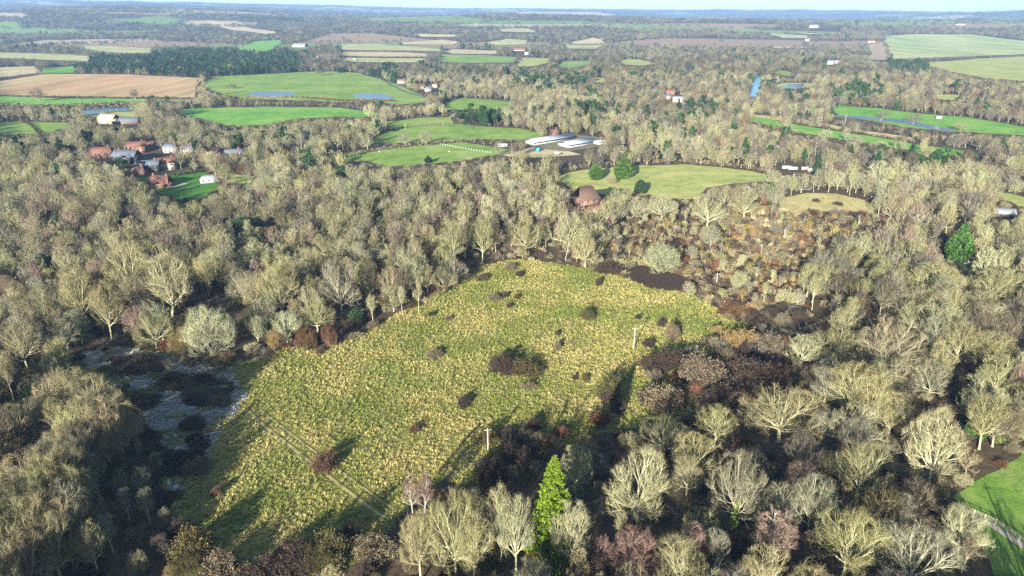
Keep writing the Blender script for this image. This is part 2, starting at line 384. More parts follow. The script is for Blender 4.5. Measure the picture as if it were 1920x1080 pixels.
def sheet(name, pts, m, kind='structure', lift=.03, cell=None, label=None, cat=None, world=False):
    w = [(p[0], p[1]) for p in pts] if world else [q[:2] for q in worldpoly(pts)]
    d = np.mean([math.hypot(*q) for q in w])
    if not world:                      # soften the straight edges of the outline
        q = []
        for i in range(len(w)):
            p0 = np.array(w[i]); p1 = np.array(w[(i + 1) % len(w)]); e = np.linalg.norm(p1 - p0)
            for t in (0, .25, .5, .75): q.append(tuple(p0 + (p1 - p0) * t + rng.uniform(-1, 1, 2) * (0 if t == 0 else min(.03 * e, .006 * d))))
        w = q
    bm = bmesh.new(); f = bm.faces.new([bm.verts.new((x, y, 0)) for x, y in w])
    bmesh.ops.triangulate(bm, faces=[f])
    if d > 2300:
        xs = [q[0] for q in w]; ys = [q[1] for q in w]; s = max(60, d / 45)
        for ax, v in ((0, xs), (1, ys)):
            k = math.ceil(min(v) / s)
            while k * s < max(v):
                n = (1, 0, 0) if ax == 0 else (0, 1, 0)
                bmesh.ops.bisect_plane(bm, geom=bm.verts[:] + bm.edges[:] + bm.faces[:], plane_co=(k * s if ax == 0 else 0, k * s if ax else 0, 0), plane_no=n); k += 1
        lift = lift + 1.2 + (d - 2300) * .0006
    for v in bm.verts: v.co.z = float(terrain(v.co.x, v.co.y)) + lift
    bmesh.ops.recalc_face_normals(bm, faces=bm.faces[:])
    for f in bm.faces:
        if f.normal.z < 0: f.normal_flip()
    me = bpy.data.meshes.new(name); bm.to_mesh(me); bm.free(); me.materials.append(m)
    return tag(link(name, me), label, cat, None, kind)
MEADOW = [(900,500),(960,487),(1010,490),(1060,497),(1110,503),(1160,515),(1200,530),(1250,545),(1300,551),(1340,575),(1362,600),(1410,608),(1418,636),(1370,650),(1330,662),(1280,670),(1230,705),(1150,745),(1070,768),(960,792),(880,838),(850,880),(800,925),(752,965),(722,1000),(700,1030),(660,1060),(600,1085),(540,1110),(420,1160),(250,1160),(330,1050),(345,985),(318,940),(300,880),(290,815),(240,745),(160,705),(128,665),(190,648),(300,660),(400,690),(470,675),(540,652),(600,655),(665,638),(740,592),(800,565),(850,537)]
HOLLOW = [(1480,560),(1545,640),(1480,700),(1400,745),(1330,775),(1210,800),(1130,815),(1060,835),(980,850),(900,915),(845,905),(880,838),(960,792),(1070,768),(1150,745),(1230,705),(1280,670),(1330,662),(1370,650),(1418,636),(1410,608),(1440,575)]
FIELDS = [
 ('pasture', [(1033,331),(1100,318),(1180,311),(1280,308),(1347,313),(1410,321),(1460,334),(1458,343),(1420,340),(1370,345),(1325,352),(1300,374),(1270,373),(1200,366),(1140,365),(1085,358),(1045,340)], GRASS3),
 ('rough_pasture', [(1460,373),(1513,362),(1567,363),(1613,373),(1657,390),(1640,400),(1567,397),(1493,400),(1460,390)], STRAW),
 ('pasture', [(590,293),(640,288),(720,278),(800,272),(870,267),(905,272),(957,281),(955,288),(905,294),(870,301),(800,307),(735,312),(680,302),(620,300)], GRASS),
 ('pasture', [(722,229),(787,221),(845,219),(850,232),(940,239),(975,241),(1022,249),(1012,257),(970,263),(930,261),(870,262),(800,267),(740,269),(690,268),(710,255),(735,243)], GRASS),
 ('pasture', [(828,197),(846,186),(875,184),(920,187),(968,192),(962,201),(930,204),(870,206),(835,206)], GRASS),
 ('pasture', [(303,211),(367,203),(500,200),(640,202),(715,212),(725,217),(690,219),(640,219),(560,222),(500,234),(430,236),(390,226),(350,217)], GRASS2),
 ('ploughed_field', [(-40,156),(0,152),(83,139),(233,139),(383,147),(370,163),(367,183),(233,182),(0,178),(-40,177)], PLOUGH),
 ('pasture', [(-40,181),(0,180),(100,184),(233,185),(365,186),(300,192),(250,193),(93,198),(0,197),(-40,196)], GRASS2),
 ('pasture', [(13,215),(130,213),(250,209),(262,218),(225,222),(150,217),(60,220),(20,220)], GRASS3),
 ('pasture', [(-30,231),(0,230),(37,228),(133,230),(150,235),(127,240),(77,252),(0,252),(-30,252)], GRASS),
 ('pasture', [(385,150),(400,143),(467,141),(567,135),(640,134),(675,137),(720,150),(757,163),(790,178),(808,187),(790,193),(740,196),(700,190),(640,191),(570,189),(470,185),(420,177),(385,165),(375,160)], GRASS),
 ('pasture', [(-30,98),(0,98),(60,100),(170,105),(167,115),(80,112),(0,109),(-30,109)], PALEG),
 ('stubble_field', [(-30,128),(8,126),(65,124),(70,131),(75,137),(0,145),(-30,148)], TANF),
 ('pasture', [(75,129),(140,124),(143,136),(78,138)], GRASS2),
 ('pasture', [(143,88),(200,87),(287,92),(283,100),(230,101),(180,96)], PALEG),
 ('playing_field', [(443,93),(477,78),(530,75),(513,92),(500,97)], GRASS2),
 ('stubble_field', [(387,50),(460,52),(527,62),(500,65)], TANF),
 ('pasture', [(640,84),(700,83),(750,87),(830,93),(825,97),(640,94)], PALEG),
 ('stubble_field', [(640,97),(720,97),(803,100),(798,107),(700,107),(640,104)], TANF),
 ('pasture', [(640,108),(720,109),(798,109),(793,117),(700,117),(640,115)], PALEG),
 ('stubble_field', [(832,97),(846,92),(930,95),(935,101),(850,101)], TANF),
 ('pasture', [(820,113),(830,102),(900,103),(970,107),(965,117),(880,118),(815,116)], GRASS),
 ('pasture', [(968,121),(981,108),(1033,109),(1030,117),(1000,124),(972,125)], GRASS3),
 ('pasture', [(1045,122),(1055,114),(1105,114),(1110,120),(1075,127),(1045,127)], GRASS),
 ('pasture', [(1160,112),(1200,111),(1240,120),(1200,123),(1165,120)], GRASS3),
 ('pasture', [(1092,144),(1130,146),(1155,155),(1120,155)], GRASS3),
 ('stubble_field', [(750,80),(830,75),(860,79),(850,85),(760,84)], TANF),
 ('pasture', [(915,80),(950,73),(990,76),(985,84),(930,86)], PALEG),
 ('pasture', [(930,55),(990,54),(1010,62),(940,60)], PALEG),
 ('stubble_field', [(1070,80),(1110,71),(1130,75),(1135,82),(1080,84)], TANF),
 ('pasture', [(1060,85),(1130,86),(1120,92),(1065,92)], PALEG),
 ('stubble_field', [(780,64),(860,66),(850,70),(790,70)], TANF),
 ('sown_field', [(1660,68),(1703,65),(1820,65),(1920,77),(1980,80),(1980,103),(1920,103),(1827,106),(1780,108),(1723,110),(1673,112),(1663,83)], HILLG),
 ('pasture', [(1727,118),(1827,110),(1920,106),(1980,106),(1980,156),(1920,152),(1847,147),(1780,134)], GRASS3),
 ('fallow_field', [(1624,84),(1655,82),(1668,113),(1632,113),(1627,93)], field_mat('pinkish_soil', (.34, .24, .17), (.4, .3, .22), (.42, .33, .22), .01)),
 ('pasture', [(1433,63),(1513,67),(1520,73),(1467,72)], PALEG),
 ('stubble_field', [(1480,61),(1580,55),(1563,63),(1520,65)], TANF),
 ('stubble_field', [(1440,88),(1533,88),(1520,92),(1450,91)], TANF),
 ('pasture', [(1440,137),(1467,132),(1510,140),(1480,143)], GRASS),
 ('pasture', [(1437,163),(1467,155),(1520,156),(1560,158),(1500,166)], GRASS3),
 ('pasture', [(1393,223),(1420,220),(1513,237),(1647,257),(1713,270),(1840,287),(1833,300),(1747,288),(1680,278),(1580,261),(1507,250),(1463,240)], GRASS2),
 ('rough_verge', [(1400,214),(1480,220),(1613,244),(1712,258),(1716,267),(1610,250),(1480,228),(1405,219)], STRAW),
 ('water_meadow', [(1553,197),(1647,203),(1713,212),(1813,220),(1920,238),(1970,245),(1970,258),(1920,254),(1847,249),(1780,246),(1697,239),(1657,231),(1573,216)], GRASS2),
 ('pasture', [(1710,179),(1780,177),(1877,185),(1847,190),(1763,187)], GRASS3),
 ('pasture', [(1573,314),(1647,313),(1723,332),(1690,331),(1613,321)], GRASS3),
 ('pasture', [(1840,357),(1897,363),(1920,370),(1970,380),(1970,398),(1920,393),(1897,379)], GRASS3),
 ('paddock', [(1787,930),(1850,890),(1920,848),(1990,820),(2150,1000),(2050,1200),(1900,1130),(1868,1090),(1845,1010),(1828,978)], PAD),
 ('lawn', [(255,336),(300,328),(388,322),(402,343),(418,350),(382,370),(335,376),(303,364)], LAWN),
 ('rough_lawn', [(420,325),(478,330),(470,343),(425,345)], GRASS3),
 ('lawn', [(1000,424),(1024,424),(1030,432),(1008,436)], LAWN),
 ('lawn', [(1800,505),(1835,497),(1865,502),(1860,515),(1820,514)], LAWN),
 ('stackyard', [(935,292),(1000,276),(1060,282),(1090,290),(1010,296)], TANF),
]
for nm, pts, m in FIELDS:
    OPEN.append(pts); sheet(nm, pts, m, lift=.03)
OPEN.append(MEADOW)
# room kept free in front of the houses
HEATH = [(1178,512),(1192,502),(1216,506),(1290,526),(1302,540),(1270,546),(1222,541),(1187,527)]
OPEN += [HEATH, [(1072,364),(1122,364),(1132,390),(1074,387)], [(218,285),(300,285),(337,300),(337,325),(330,350),(278,352),(262,332),(218,310)], [(245,268),(300,266),(300,288),(245,290)], [(172,280),(212,280),(212,297),(172,297)], [(193,217),(260,217),(260,233),(193,233)],
 [(1028,242),(1046,242),(1046,256),(1028,256)], [(1858,396),(1905,396),(1905,410),(1858,410)], [(1465,308),(1530,308),(1530,324),(1465,324)], [(998,264),(1075,254),(1120,258),(1148,264),(1120,274),(1066,283),(1000,276)], [(1550,113),(1575,113),(1575,123),(1550,123)], [(785,158),(825,158),(825,174),(785,174)], [(745,150),(762,150),(762,159),(745,159)], [(550,82),(577,82),(577,90),(550,90)], [(960,88),(992,88),(992,104),(960,104)], [(1246,174),(1280,174),(1284,192),(1246,190)]]
WATER, nt, b = mat('pond_water'); b.inputs['Base Color'].default_value = (.025, .07, .13, 1); b.inputs['Roughness'].default_value = .12
b.inputs['Specular IOR Level'].default_value = .5
bump(nt, b, noise(nt, 1.2, 3, .6, position(nt)), .25, 1)
WATERS = [('lake', [(1400,181),(1406,165),(1411,150),(1420,142),(1429,145),(1428,160),(1421,182)]),
 ('pond', [(463,176),(480,171),(520,170),(551,173),(553,179),(510,182),(475,181)]),
 ('pond', [(661,179),(680,174),(715,175),(738,182),(740,187),(700,186),(668,184)]),
 ('pond', [(128,212),(165,206),(200,203),(251,201),(250,207),(200,210),(165,214)]),
 ('pond', [(1462,163),(1480,158),(1507,157),(1502,166),(1470,168)]),
 ('pond', [(1440,152),(1446,146),(1449,150),(1445,157)]),
 ('river', [(1560,215),(1613,218),(1697,225),(1747,235),(1790,243),(1786,248),(1745,242),(1690,231),(1613,223),(1562,219)])]
SKYLAKE, nt, b = mat('sky_coloured_lake'); b.inputs['Base Color'].default_value = (.10, .33, .46, 1); b.inputs['Roughness'].default_value = .25; b.inputs['Specular IOR Level'].default_value = .4  # bright sky reflection is put into the base colour, specular lowered
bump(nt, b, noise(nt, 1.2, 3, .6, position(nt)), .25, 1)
for nm, pts in WATERS: OPEN.append(pts); sheet(nm, pts, SKYLAKE if nm == 'lake' else WATER, lift=.06)
ASPH = flat('worn_asphalt', (.09, .09, .10), .85, .2, .3)
TRACK = flat('gravel_track', (.42, .36, .28), .9, .2, .5)
def strip(name, pts, w, m, lift=.05):
    w3 = [Vector(ground(*p)) for p in pts]; L = []; R_ = []
    for i, p in enumerate(w3):
        t = (w3[min(i + 1, len(w3) - 1)] - w3[max(i - 1, 0)]); t.z = 0; t.normalize(); n = Vector((-t.y, t.x, 0)) * w / 2
        L.append(p + n); R_.append(p - n)
    return sheet(name, [(p.x, p.y) for p in L + R_[::-1]], m, lift=lift, world=True)
YARD = flat('trodden_yard', (.16, .145, .085), .95, .3, .2)
sheet('yard', [(996,268),(1040,257),(1078,252),(1122,257),(1150,264),(1120,275),(1066,284),(1000,278)], YARD, lift=.045)
strip('lane', [(838,186),(828,196),(820,207),(812,214),(790,220)], 6, ASPH)
strip('lane', [(700,140),(735,160),(760,172),(800,183),(826,198)], 4, ASPH, .09)
strip('farm_track', [(1760,945),(1810,962),(1860,985),(1920,1025),(1990,1075)], 1.9, TRACK, .07)
strip('drive', [(262,342),(300,352),(330,350),(350,344)], 4, TRACK, .07)
# meadow and the hollow of scrub
MEAD = field_mat('tussocky_meadow', (.15, .175, .035), (.22, .21, .05), (.28, .24, .08), .05, 1.2)
sheet('meadow', MEADOW, MEAD, lift=.02)
FROST = field_mat('frosted_grass', (.11, .105, .07), (.22, .21, .18), (.72, .69, .64), .16, 1.3)
sheet('frosted_ground', [(128,665),(190,650),(300,662),(400,692),(440,690),(455,740),(430,790),(385,830),(355,900),(330,940),(305,880),(292,815),(243,745),(160,703)], FROST, lift=.05)
SHADED_SCRUBG = field_mat('scrub_floor', (.07, .065, .03), (.12, .095, .05), (.17, .15, .065), .06)  # scrub ground, darkened to carry the shade over the hollow's grass
sheet('scrub_floor', HOLLOW, SHADED_SCRUBG, lift=.015)
BRACK = field_mat('dead_bracken', (.17, .085, .05), (.27, .17, .09), (.40, .31, .14), .06)
SCRUB = [(1130,455),(1200,415),(1330,395),(1440,385),(1500,402),(1580,405),(1660,410),(1700,430),(1640,480),(1560,490),(1500,530),(1480,560),(1440,575),(1410,605),(1362,600),(1340,575),(1300,550),(1250,545),(1200,530),(1160,515),(1110,500),(1120,475)]
sheet('scrub_floor', SCRUB, BRACK, lift=.012)
sheet('bracken_strip', [(797,566),(803,547),(848,516),(892,503),(884,520),(835,551)], BRACK, lift=.06)
# the trodden path: two pale lines across the meadow
PATHM = field_mat('trodden_straw', (.30, .25, .11), (.43, .36, .17), (.52, .45, .24), .4, 2)
PATHS = [[(462, 768), (500, 803), (545, 838), (590, 874), (640, 912), (690, 950), (722, 972)], [(488, 769), (526, 799), (569, 832), (615, 866), (667, 905), (715, 940), (742, 957)]]
for p, w_ in zip(PATHS, (.95, .6)): strip('footpath', p, w_, PATHM, .12)

# ------------------------------------------------------------------ the ground sheet
BOX = {}
def inpoly(px, py, poly):
    k = id(poly)
    if k not in BOX: BOX[k] = (min(p[0] for p in poly), max(p[0] for p in poly), min(p[1] for p in poly), max(p[1] for p in poly), poly)
    x0, x1, y0, y1, _ = BOX[k]
    if np.ndim(px) == 0:
        px = float(px); py = float(py)
        if not (x0 <= px <= x1 and y0 <= py <= y1): return False
        c = False; j = len(poly) - 1
        for i in range(len(poly)):
            xi, yi = poly[i]; xj, yj = poly[j]
            if (yi > py) != (yj > py) and px < (xj - xi) * (py - yi) / (yj - yi) + xi: c = not c
            j = i
        return c
    px = np.asarray(px, float); py = np.asarray(py, float)
    near = (px >= x0) & (px <= x1) & (py >= y0) & (py <= y1); out = np.zeros(px.shape, bool)
    if near.any(): out[near] = inpoly_all(px[near], py[near], poly)
    return out
def inpoly_all(px, py, poly):
    px = np.asarray(px); py = np.asarray(py); c = np.zeros(px.shape, bool); n = len(poly); j = n - 1
    for i in range(n):
        xi, yi = poly[i]; xj, yj = poly[j]
        if yi != yj: c ^= ((yi > py) != (yj > py)) & (px < (xj - xi) * (py - yi) / (yj - yi) + xi)
        j = i
    return c
def inany(px, py, polys):
    if np.ndim(px) == 0: return any(inpoly(px, py, p) for p in polys)
    c = np.zeros(np.shape(px), bool)
    for p in polys: c |= inpoly(px, py, p)
    return c
SEEDS = np.stack([rng.uniform(-16000, 16000, 2600), rng.uniform(1200, 16500, 2600)], 1); SEEDS[:, 0] = SEEDS[:, 0]
SKIND = rng.random(2600)
def cell(x, y):
    """which far parcel of land a point lies in, by nearest seed"""
    x = np.ravel(x); y = np.ravel(y); o = np.zeros(len(x), int); global EDGE; EDGE = np.zeros(len(x))
    for k in range(0, len(x), 4000):
        d = ((x[k:k + 4000, None] - SEEDS[:, 0]) * .6) ** 2 + (y[k:k + 4000, None] - SEEDS[:, 1]) ** 2
        o[k:k + 4000] = d.argmin(1); dd = np.sqrt(np.partition(d, 1, axis=1)[:, :2]); EDGE[k:k + 4000] = dd[:, 1] - dd[:, 0]
    return o
PAL = np.array([(.13, .22, .06), (.17, .24, .085), (.22, .27, .12), (.15, .24, .07), (.36, .31, .21), (.27, .20, .13)])
WOODC = np.array((.075, .058, .036))
def parcel(x, y):
    c = cell(x, y); k = SKIND[c]; d = np.hypot(np.ravel(x), np.ravel(y))
    wood = (k < .47) | (d < 2300)
    col = np.where(wood[:, None], WOODC, PAL[(k * 977).astype(int) % 6])
    return wood, col
na_, nr_ = 420, 210
aa = np.linspace(-1.25, 1.25, na_); rr_ = np.concatenate([[0, 60, 120], np.geomspace(180, 15300, nr_ - 3)])
AA, RR = np.meshgrid(aa, rr_); GX = RR * np.sin(AA); GY = -260 + RR * np.cos(AA)
GZ = terrain(GX, GY)
g = Geo(); i = np.arange(nr_ - 1)[:, None] * na_ + np.arange(na_ - 1)[None]
g.add(np.stack([GX, GY, GZ], -1), np.stack([i, i + 1, i + na_ + 1, i + na_], -1).reshape(-1, 4)[:, ::-1])
GM, nt, b = mat('woodland_floor'); p = position(nt)
att = N(nt, 'ShaderNodeAttribute', attribute_name='land').outputs['Color']
f = ramp(nt, noise(nt, .35, 6, .7, p), [(.3, (.55, .55, .5)), (.5, (1, .95, .9)), (.72, (1.6, 1.5, 1.3))])
nt.links.new(mix(nt, att, f, 1.0, 'MULTIPLY'), b.inputs['Base Color']); bump(nt, b, noise(nt, .9, 4, .7, p), .4, .7)
me = g.mesh('ground', GM, True); _, gc = parcel(GX, GY)
a = me.attributes.new('land', 'FLOAT_COLOR', 'POINT'); a.data.foreach_set('color', np.concatenate([gc, np.ones((len(gc), 1))], 1).astype(np.float32).ravel())
tag(link('ground', me), kind='structure')

# ------------------------------------------------------------------ plants: one mesh of every kind and size of detail
class Kind: pass
def build_kind(fn, n, name, leafm, lods, barkm=None, **k):
    """trunk mesh, crown mesh (near) and joined meshes (for the countless ones)"""
    out = Kind(); out.pairs = []; out.joined = {}
    for lod in lods:
        out.joined[lod] = []
        for i in range(n):
            tr, cr = fn(100 * len(name) + i * 7 + lod, lod=lod, **k)
            if lod == 0: out.pairs.append((tr.mesh(name + '_trunk', barkm or M_BARK, True), cr.mesh(name + '_crown', leafm)))
            g = Geo(); g.merge(tr, 0); g.merge(cr, 1); out.joined[lod].append(g.mesh(name, [barkm or M_BARK, leafm]))
    return out
OAK = build_kind(bare_tree, 5, 'oak', M_TWIG, (0, 1, 2), H=15, W=16, kind='oak')
ASH = build_kind(bare_tree, 5, 'ash', M_TWIG, (0, 1, 2), H=17, W=12, kind='ash')
SLIM = build_kind(bare_tree, 3, 'slim', M_TWIG, (0, 1), H=14, W=6, kind='slim')
BIRCH = build_kind(bare_tree, 3, 'birch', M_TWIG, (0, 1), M_BIRCH, H=15, W=7, kind='birch')
HAZEL = build_kind(bare_tree, 4, 'hazel', M_TWIG, (0, 1), H=9, W=9, kind='hazel')
SPRUCE = build_kind(spruce, 2, 'spruce', M_LEAF, (0, 1, 2), H=21, W=9)
CONE = build_kind(evergreen, 2, 'cypress', M_LEAF, (0, 1, 2), H=11, W=6, shape='cone')
DOME = build_kind(evergreen, 2, 'yew', M_LEAF, (0, 1), H=8, W=8, shape='dome')
PINE = build_kind(evergreen, 3, 'pine', M_LEAF, (0, 1, 2), H=15, W=9, shape='pine')
BUSH = build_kind(bush, 4, 'bramble', M_TWIG, (0, 1), H=2.5, W=4.5)
KH = {'oak': (OAK, 15), 'ash': (ASH, 17), 'slim': (SLIM, 14), 'birch': (BIRCH, 15), 'hazel': (HAZEL, 9), 'spruce': (SPRUCE, 21), 'cone': (CONE, 11), 'dome': (DOME, 8), 'pine': (PINE, 15), 'bush': (BUSH, 2.5)}
KW = {'oak': 16, 'ash': 12, 'slim': 6, 'birch': 7, 'hazel': 9, 'spruce': 9, 'cone': 6, 'dome': 8, 'pine': 9, 'bush': 4.5}
TINT = {'olive': (.315, .285, .145), 'pale': (.39, .365, .225), 'tan': (.305, .258, .155), 'grey': (.255, .235, .17), 'pink': (.265, .175, .15), 'brown': (.172, .135, .092),
        'russet': (.105, .062, .04), 'rust': (.15, .078, .042), 'dark': (.062, .045, .035), 'mauve': (.138, .115, .10), 'spruce': (.12, .185, .016), 'green': (.045, .095, .02), 'deep': (.025, .052, .02), 'moss': (.095, .085, .033), 'ochre': (.25, .185, .08)}
for k_ in ('olive', 'pale', 'tan', 'grey', 'brown', 'mauve', 'pink'): TINT[k_] = (TINT[k_][0] * .93, TINT[k_][1] * .99, TINT[k_][2] * .95)
def jit(c, s=.12): 
    k = 1 + random.uniform(-s, s); return tuple(max(.01, x * k * (1 + random.uniform(-.05, .05))) for x in c)
PRETTY = {'olive': 'olive', 'pale': 'pale cream', 'tan': 'tan', 'grey': 'grey', 'pink': 'pinkish', 'brown': 'brown', 'rust': 'rusty', 'russet': 'russet', 'dark': 'dark brown', 'mauve': 'mauve', 'spruce': 'bright green', 'green': 'green', 'deep': 'dark green', 'moss': 'mossy', 'ochre': 'ochre'}

def height_from(bx, by, ty):
    x, y, _ = ground(bx, by); a, b, c = ray(bx, ty); return x, y, CAMH + c / b * y
TREES = []     # dicts: x, y, h, w, kind, tone, hand
def hand(kind, tone, bx, by, ty, wpx, label=None, ivy=False):
    x, y, h = height_from(bx, by, ty); dep = y * cp + CAMH * sp
    TREES.append(dict(x=x, y=y, h=h, w=wpx * dep / F, kind=kind, tone=tone, hand=True, label=label, ivy=ivy, px=bx, py=by))
# the trees that stand out, by the foot and the top of each and the width of its crown
for r_ in [
 ('spruce','spruce',1035,1046,850,94,'tall bright green spruce among bare trees at the meadow\'s lower rim'),
 ('ash','pale',1070,1072,935,85,'bare tree with a smooth white trunk just right of the bright green spruce'),
 ('ash','pale',968,1075,925,88,'pale bare tree with straight forked trunk just left of the bright green spruce'),
 ('ash','pale',940,1060,905,72,None),('oak','olive',855,1082,908,112,None),('ash','olive',790,1090,955,95,None),('ash','olive',890,1098,960,90,None),
 ('birch','pink',776,972,884,46,'white stemmed birch, the left one of the pair beside the footpath end'),
 ('birch','pink',797,966,880,44,'white stemmed birch, the right one of the pair beside the footpath end'),
 ('oak','pale',1195,985,838,150,'wide pale oak fanning out, right of the bright green spruce'),
 ('ash','pale',1078,930,832,80,'fan shaped pale tree behind the bright green spruce\'s top'),
 ('oak','tan',1245,850,785,105,None),('oak','olive',1460,828,715,180,'broadest olive oak with long level boughs, above the pink tinged trees'),
 ('ash','olive',1338,838,757,95,'leaning bare tree next to the broadest olive oak'),('ash','olive',1592,800,672,112,None),('ash','olive',1622,812,690,90,None),
 ('ash','olive',1665,820,730,80,None),('oak','pale',1742,905,765,130,'gnarled tree with a white trunk at the paddock\'s upper corner'),
 ('oak','olive',1605,940,825,112,None),('oak','grey',1375,990,845,118,'grey bare oak with green ivy round its lower trunk',),
 ('hazel','pink',1190,1090,978,120,None),('slim','pink',1290,1090,980,60,None),('birch','pink',1445,1075,942,95,None),('hazel','pink',1495,945,860,80,None),('hazel','mauve',1405,880,830,70,None),
 ('oak','olive',1580,1090,938,165,None),('oak','grey',1700,1110,985,170,None),('oak','pale',1792,1040,945,115,'low pale oak overhanging the gravel track by the paddock fence'),
 ('oak','tan',1655,705,590,150,'huge tan oak with a dome of fine boughs in the right hand wood'),('oak','olive',1560,680,612,130,None),('oak','pale',1500,690,625,90,None),('oak','olive',1660,545,487,105,None),
 ('ash','olive',1752,552,490,95,None),('oak','olive',1822,590,540,110,None),('oak','olive',1885,555,500,80,None),('ash','olive',1790,690,600,90,None),('ash','olive',1850,700,620,90,None),
 ('cone','green',1793,492,421,43,'tall green cypress standing by the white shed'),
 ('hazel','pale',1237,515,447,84,'pale round tree alone above the dark scrub patch'),('hazel','pale',1387,548,502,42,None),('hazel','pale',1468,572,535,38,None),
 ('hazel','pale',400,668,560,118,'bright many stemmed tree at the frosted clearing\'s upper edge'),('hazel','ochre',345,668,610,62,None),
 ('ash','pale',325,600,470,110,None),('oak','olive',255,560,450,120,None),('ash','olive',530,600,475,100,None),('ash','olive',210,640,520,70,None),('ash','olive',165,615,495,80,None),
 ('hazel','ochre',515,660,612,28,None),('hazel','rust',575,655,608,48,None),('hazel','rust',620,652,605,34,None),('birch','pink',75,570,478,34,'reddish birch with a pale stem near the photo\'s left edge'),
 ('slim','olive',625,615,575,22,None),('slim','pale',700,605,550,24,None),('slim','pale',755,590,535,22,None),('slim','pale',785,590,520,20,None),
 ('oak','olive',985,475,405,62,None),('oak','pale',1065,470,390,80,None),('oak','pale',1110,465,410,70,None),('ash','olive',905,490,405,55,None),('ash','olive',850,510,405,58,None),
 ('hazel','olive',690,545,480,60,None),('oak','grey',640,590,480,90,None),('oak','grey',770,540,450,80,None),
 ('dome','green',72,778,732,54,'bright green holly standing at the frosted clearing\'s left rim'),('dome','deep',462,452,410,64,'dark green spreading yew in the wood left of the meadow'),
 ('dome','deep',542,482,452,34,'small dark green yew lower right of the big yew'),('dome','deep',362,404,380,40,None),
 ('cone','green',1116,337,304,24,'smaller of the two green cypresses in the yellowed pasture'),('cone','green',1168,334,294,33,'larger of the two green cypresses in the yellowed pasture'),
 ('dome','deep',1200,362,338,22,None),('dome','deep',1150,372,352,34,None),('hazel','pale',1145,345,328,28,None),
 ('oak','tan',1160,385,345,52,None),('oak','pale',1240,415,362,78,None),('oak','pale',1195,412,368,60,None),('oak','pale',1325,425,360,85,None),('oak','olive',1395,410,352,70,None),
 ('dome','deep',1715,325,290,34,None),('dome','deep',1750,322,285,34,None),('cone','deep',803,305,292,14,None),
 ('oak','brown',73,190,163,34,'round bare tree alone on the ploughed field\'s green margin'),('ash','mauve',255,190,165,20,'thin bare tree by the ploughed field\'s lower margin'),
 ('oak','grey',760,272,245,32,None),('oak','grey',798,272,242,32,None),('oak','olive',270,222,188,46,None),('ash','olive',385,182,145,14,None),
 ('hazel','pale',105,725,650,36,None),('hazel','pale',100,700,655,28,None),('hazel','moss',105,745,700,20,None),
 ('hazel','moss',350,1085,1042,80,None),('hazel','tan',262,1075,1030,44,None),('slim','grey',215,1040,960,40,None),('slim','grey',245,985,915,36,None),('ash','grey',275,940,872,40,None),('hazel','brown',200,985,930,46,None),('ash','tan',185,1075,975,60,None),('hazel','mauve',300,1040,1000,46,None),('hazel','grey',228,930,880,40,None),('hazel','ochre',325,1090,1058,40,None),('hazel','moss',385,1105,1072,60,None),
 ('hazel','moss',590,1062,1012,90,None),('hazel','rust',625,1045,995,40,None),('hazel','dark',545,1075,1035,70,None),
 ('slim','grey',283,985,915,40,None),('slim','grey',312,990,950,30,None),('slim','grey',318,705,672,26,None),
 ('pine','deep',232,330,300,20,None),('cone','green',489,300,272,14,None),('hazel','rust',455,325,305,26,None),('hazel','rust',478,327,310,24,None),
 ('cone','deep',1395,170,150,12,None),('oak','mauve',1652,226,206,30,None),('oak','mauve',1712,232,212,32,None),('oak','tan',1800,246,228,34,None),('dome','deep',1560,199,192,20,None),('oak','pale',1545,262,240,34,None),('oak','grey',1600,275,250,36,None),('ash','pale',1650,280,262,26,None),('oak','olive',1735,300,272,40,None),('oak','pale',1840,620,560,90,None),('oak','tan',1180,190,176,24,None),('dome','deep',640,136,126,16,None),('oak','mauve',600,142,128,22,None),('oak','mauve',435,166,157,26,None),('ash','pale',1290,560,525,30,None),('ash','grey',1330,470,420,50,None)]:
    hand(*r_[:6], label=r_[6] if len(r_) > 6 else None, ivy=(r_[6] is not None and 'ivy' in r_[6]) if len(r_) > 6 else (r_[2] in (1460, 1592, 1605, 855)))

for x in (-94, -99.5, -105, -111):
    for y in np.arange(96, 160, 5.6):
        x = x if y < 126 or x < -103 else x - 4.5
        px, py = project(x, y, 0); TREES.append(dict(x=x + random.uniform(-1.2, 1.2), y=y + random.uniform(-2, 2), h=random.uniform(17, 20), w=random.uniform(12, 15), kind='oak', tone=random.choice(['tan', 'grey', 'olive', 'tan']), hand=True, label=None, ivy=False, px=float(px), py=float(py)))

# ------------------------------------------------------------------ where the woods stand
CONIF = [([(140,137),(185,108),(350,97),(520,97),(562,105),(567,141),(480,143),(400,148),(240,139)], .85), ([(955,170),(980,145),(1050,150),(1130,150),(1100,172)], .45), ([(685,160),(700,128),(745,125),(745,160)], .55),
 ([(1663,117),(1743,120),(1743,142),(1670,142)], .7), ([(1557,175),(1640,172),(1640,199),(1557,197)], .5), ([(1690,292),(1777,287),(1777,328),(1695,322)], .7), ([(847,212),(890,203),(945,220),(940,240),(860,238)], .6),
 ([(1070,205),(1160,205),(1160,237),(1070,237)], .3), ([(1280,200),(1340,200),(1340,237),(1280,237)], .45), ([(225,50),(230,46),(340,34),(346,44),(240,51)], .95), ([(370,36),(450,38),(460,47),(380,47)], .5), ([(450,34),(573,36),(570,42),(450,38)], .95), ([(730,82),(925,88),(925,94),(730,87)], .8), ([(1350,290),(1395,290),(1395,330),(1350,330)], .2), ([(330,270),(500,280),(500,310),(330,305)], .15)]
BROWNR = [[(980,130),(1450,100),(1600,130),(1920,160),(1920,330),(1500,330),(1200,240)]]
PINKR = [[(1060,905),(1360,840),(1560,850),(1570,1200),(1080,1200)]]
TANR = [[(-900,590),(130,590),(130,720),(300,860),(330,950),(330,1080),(250,1300),(-900,1300)]]
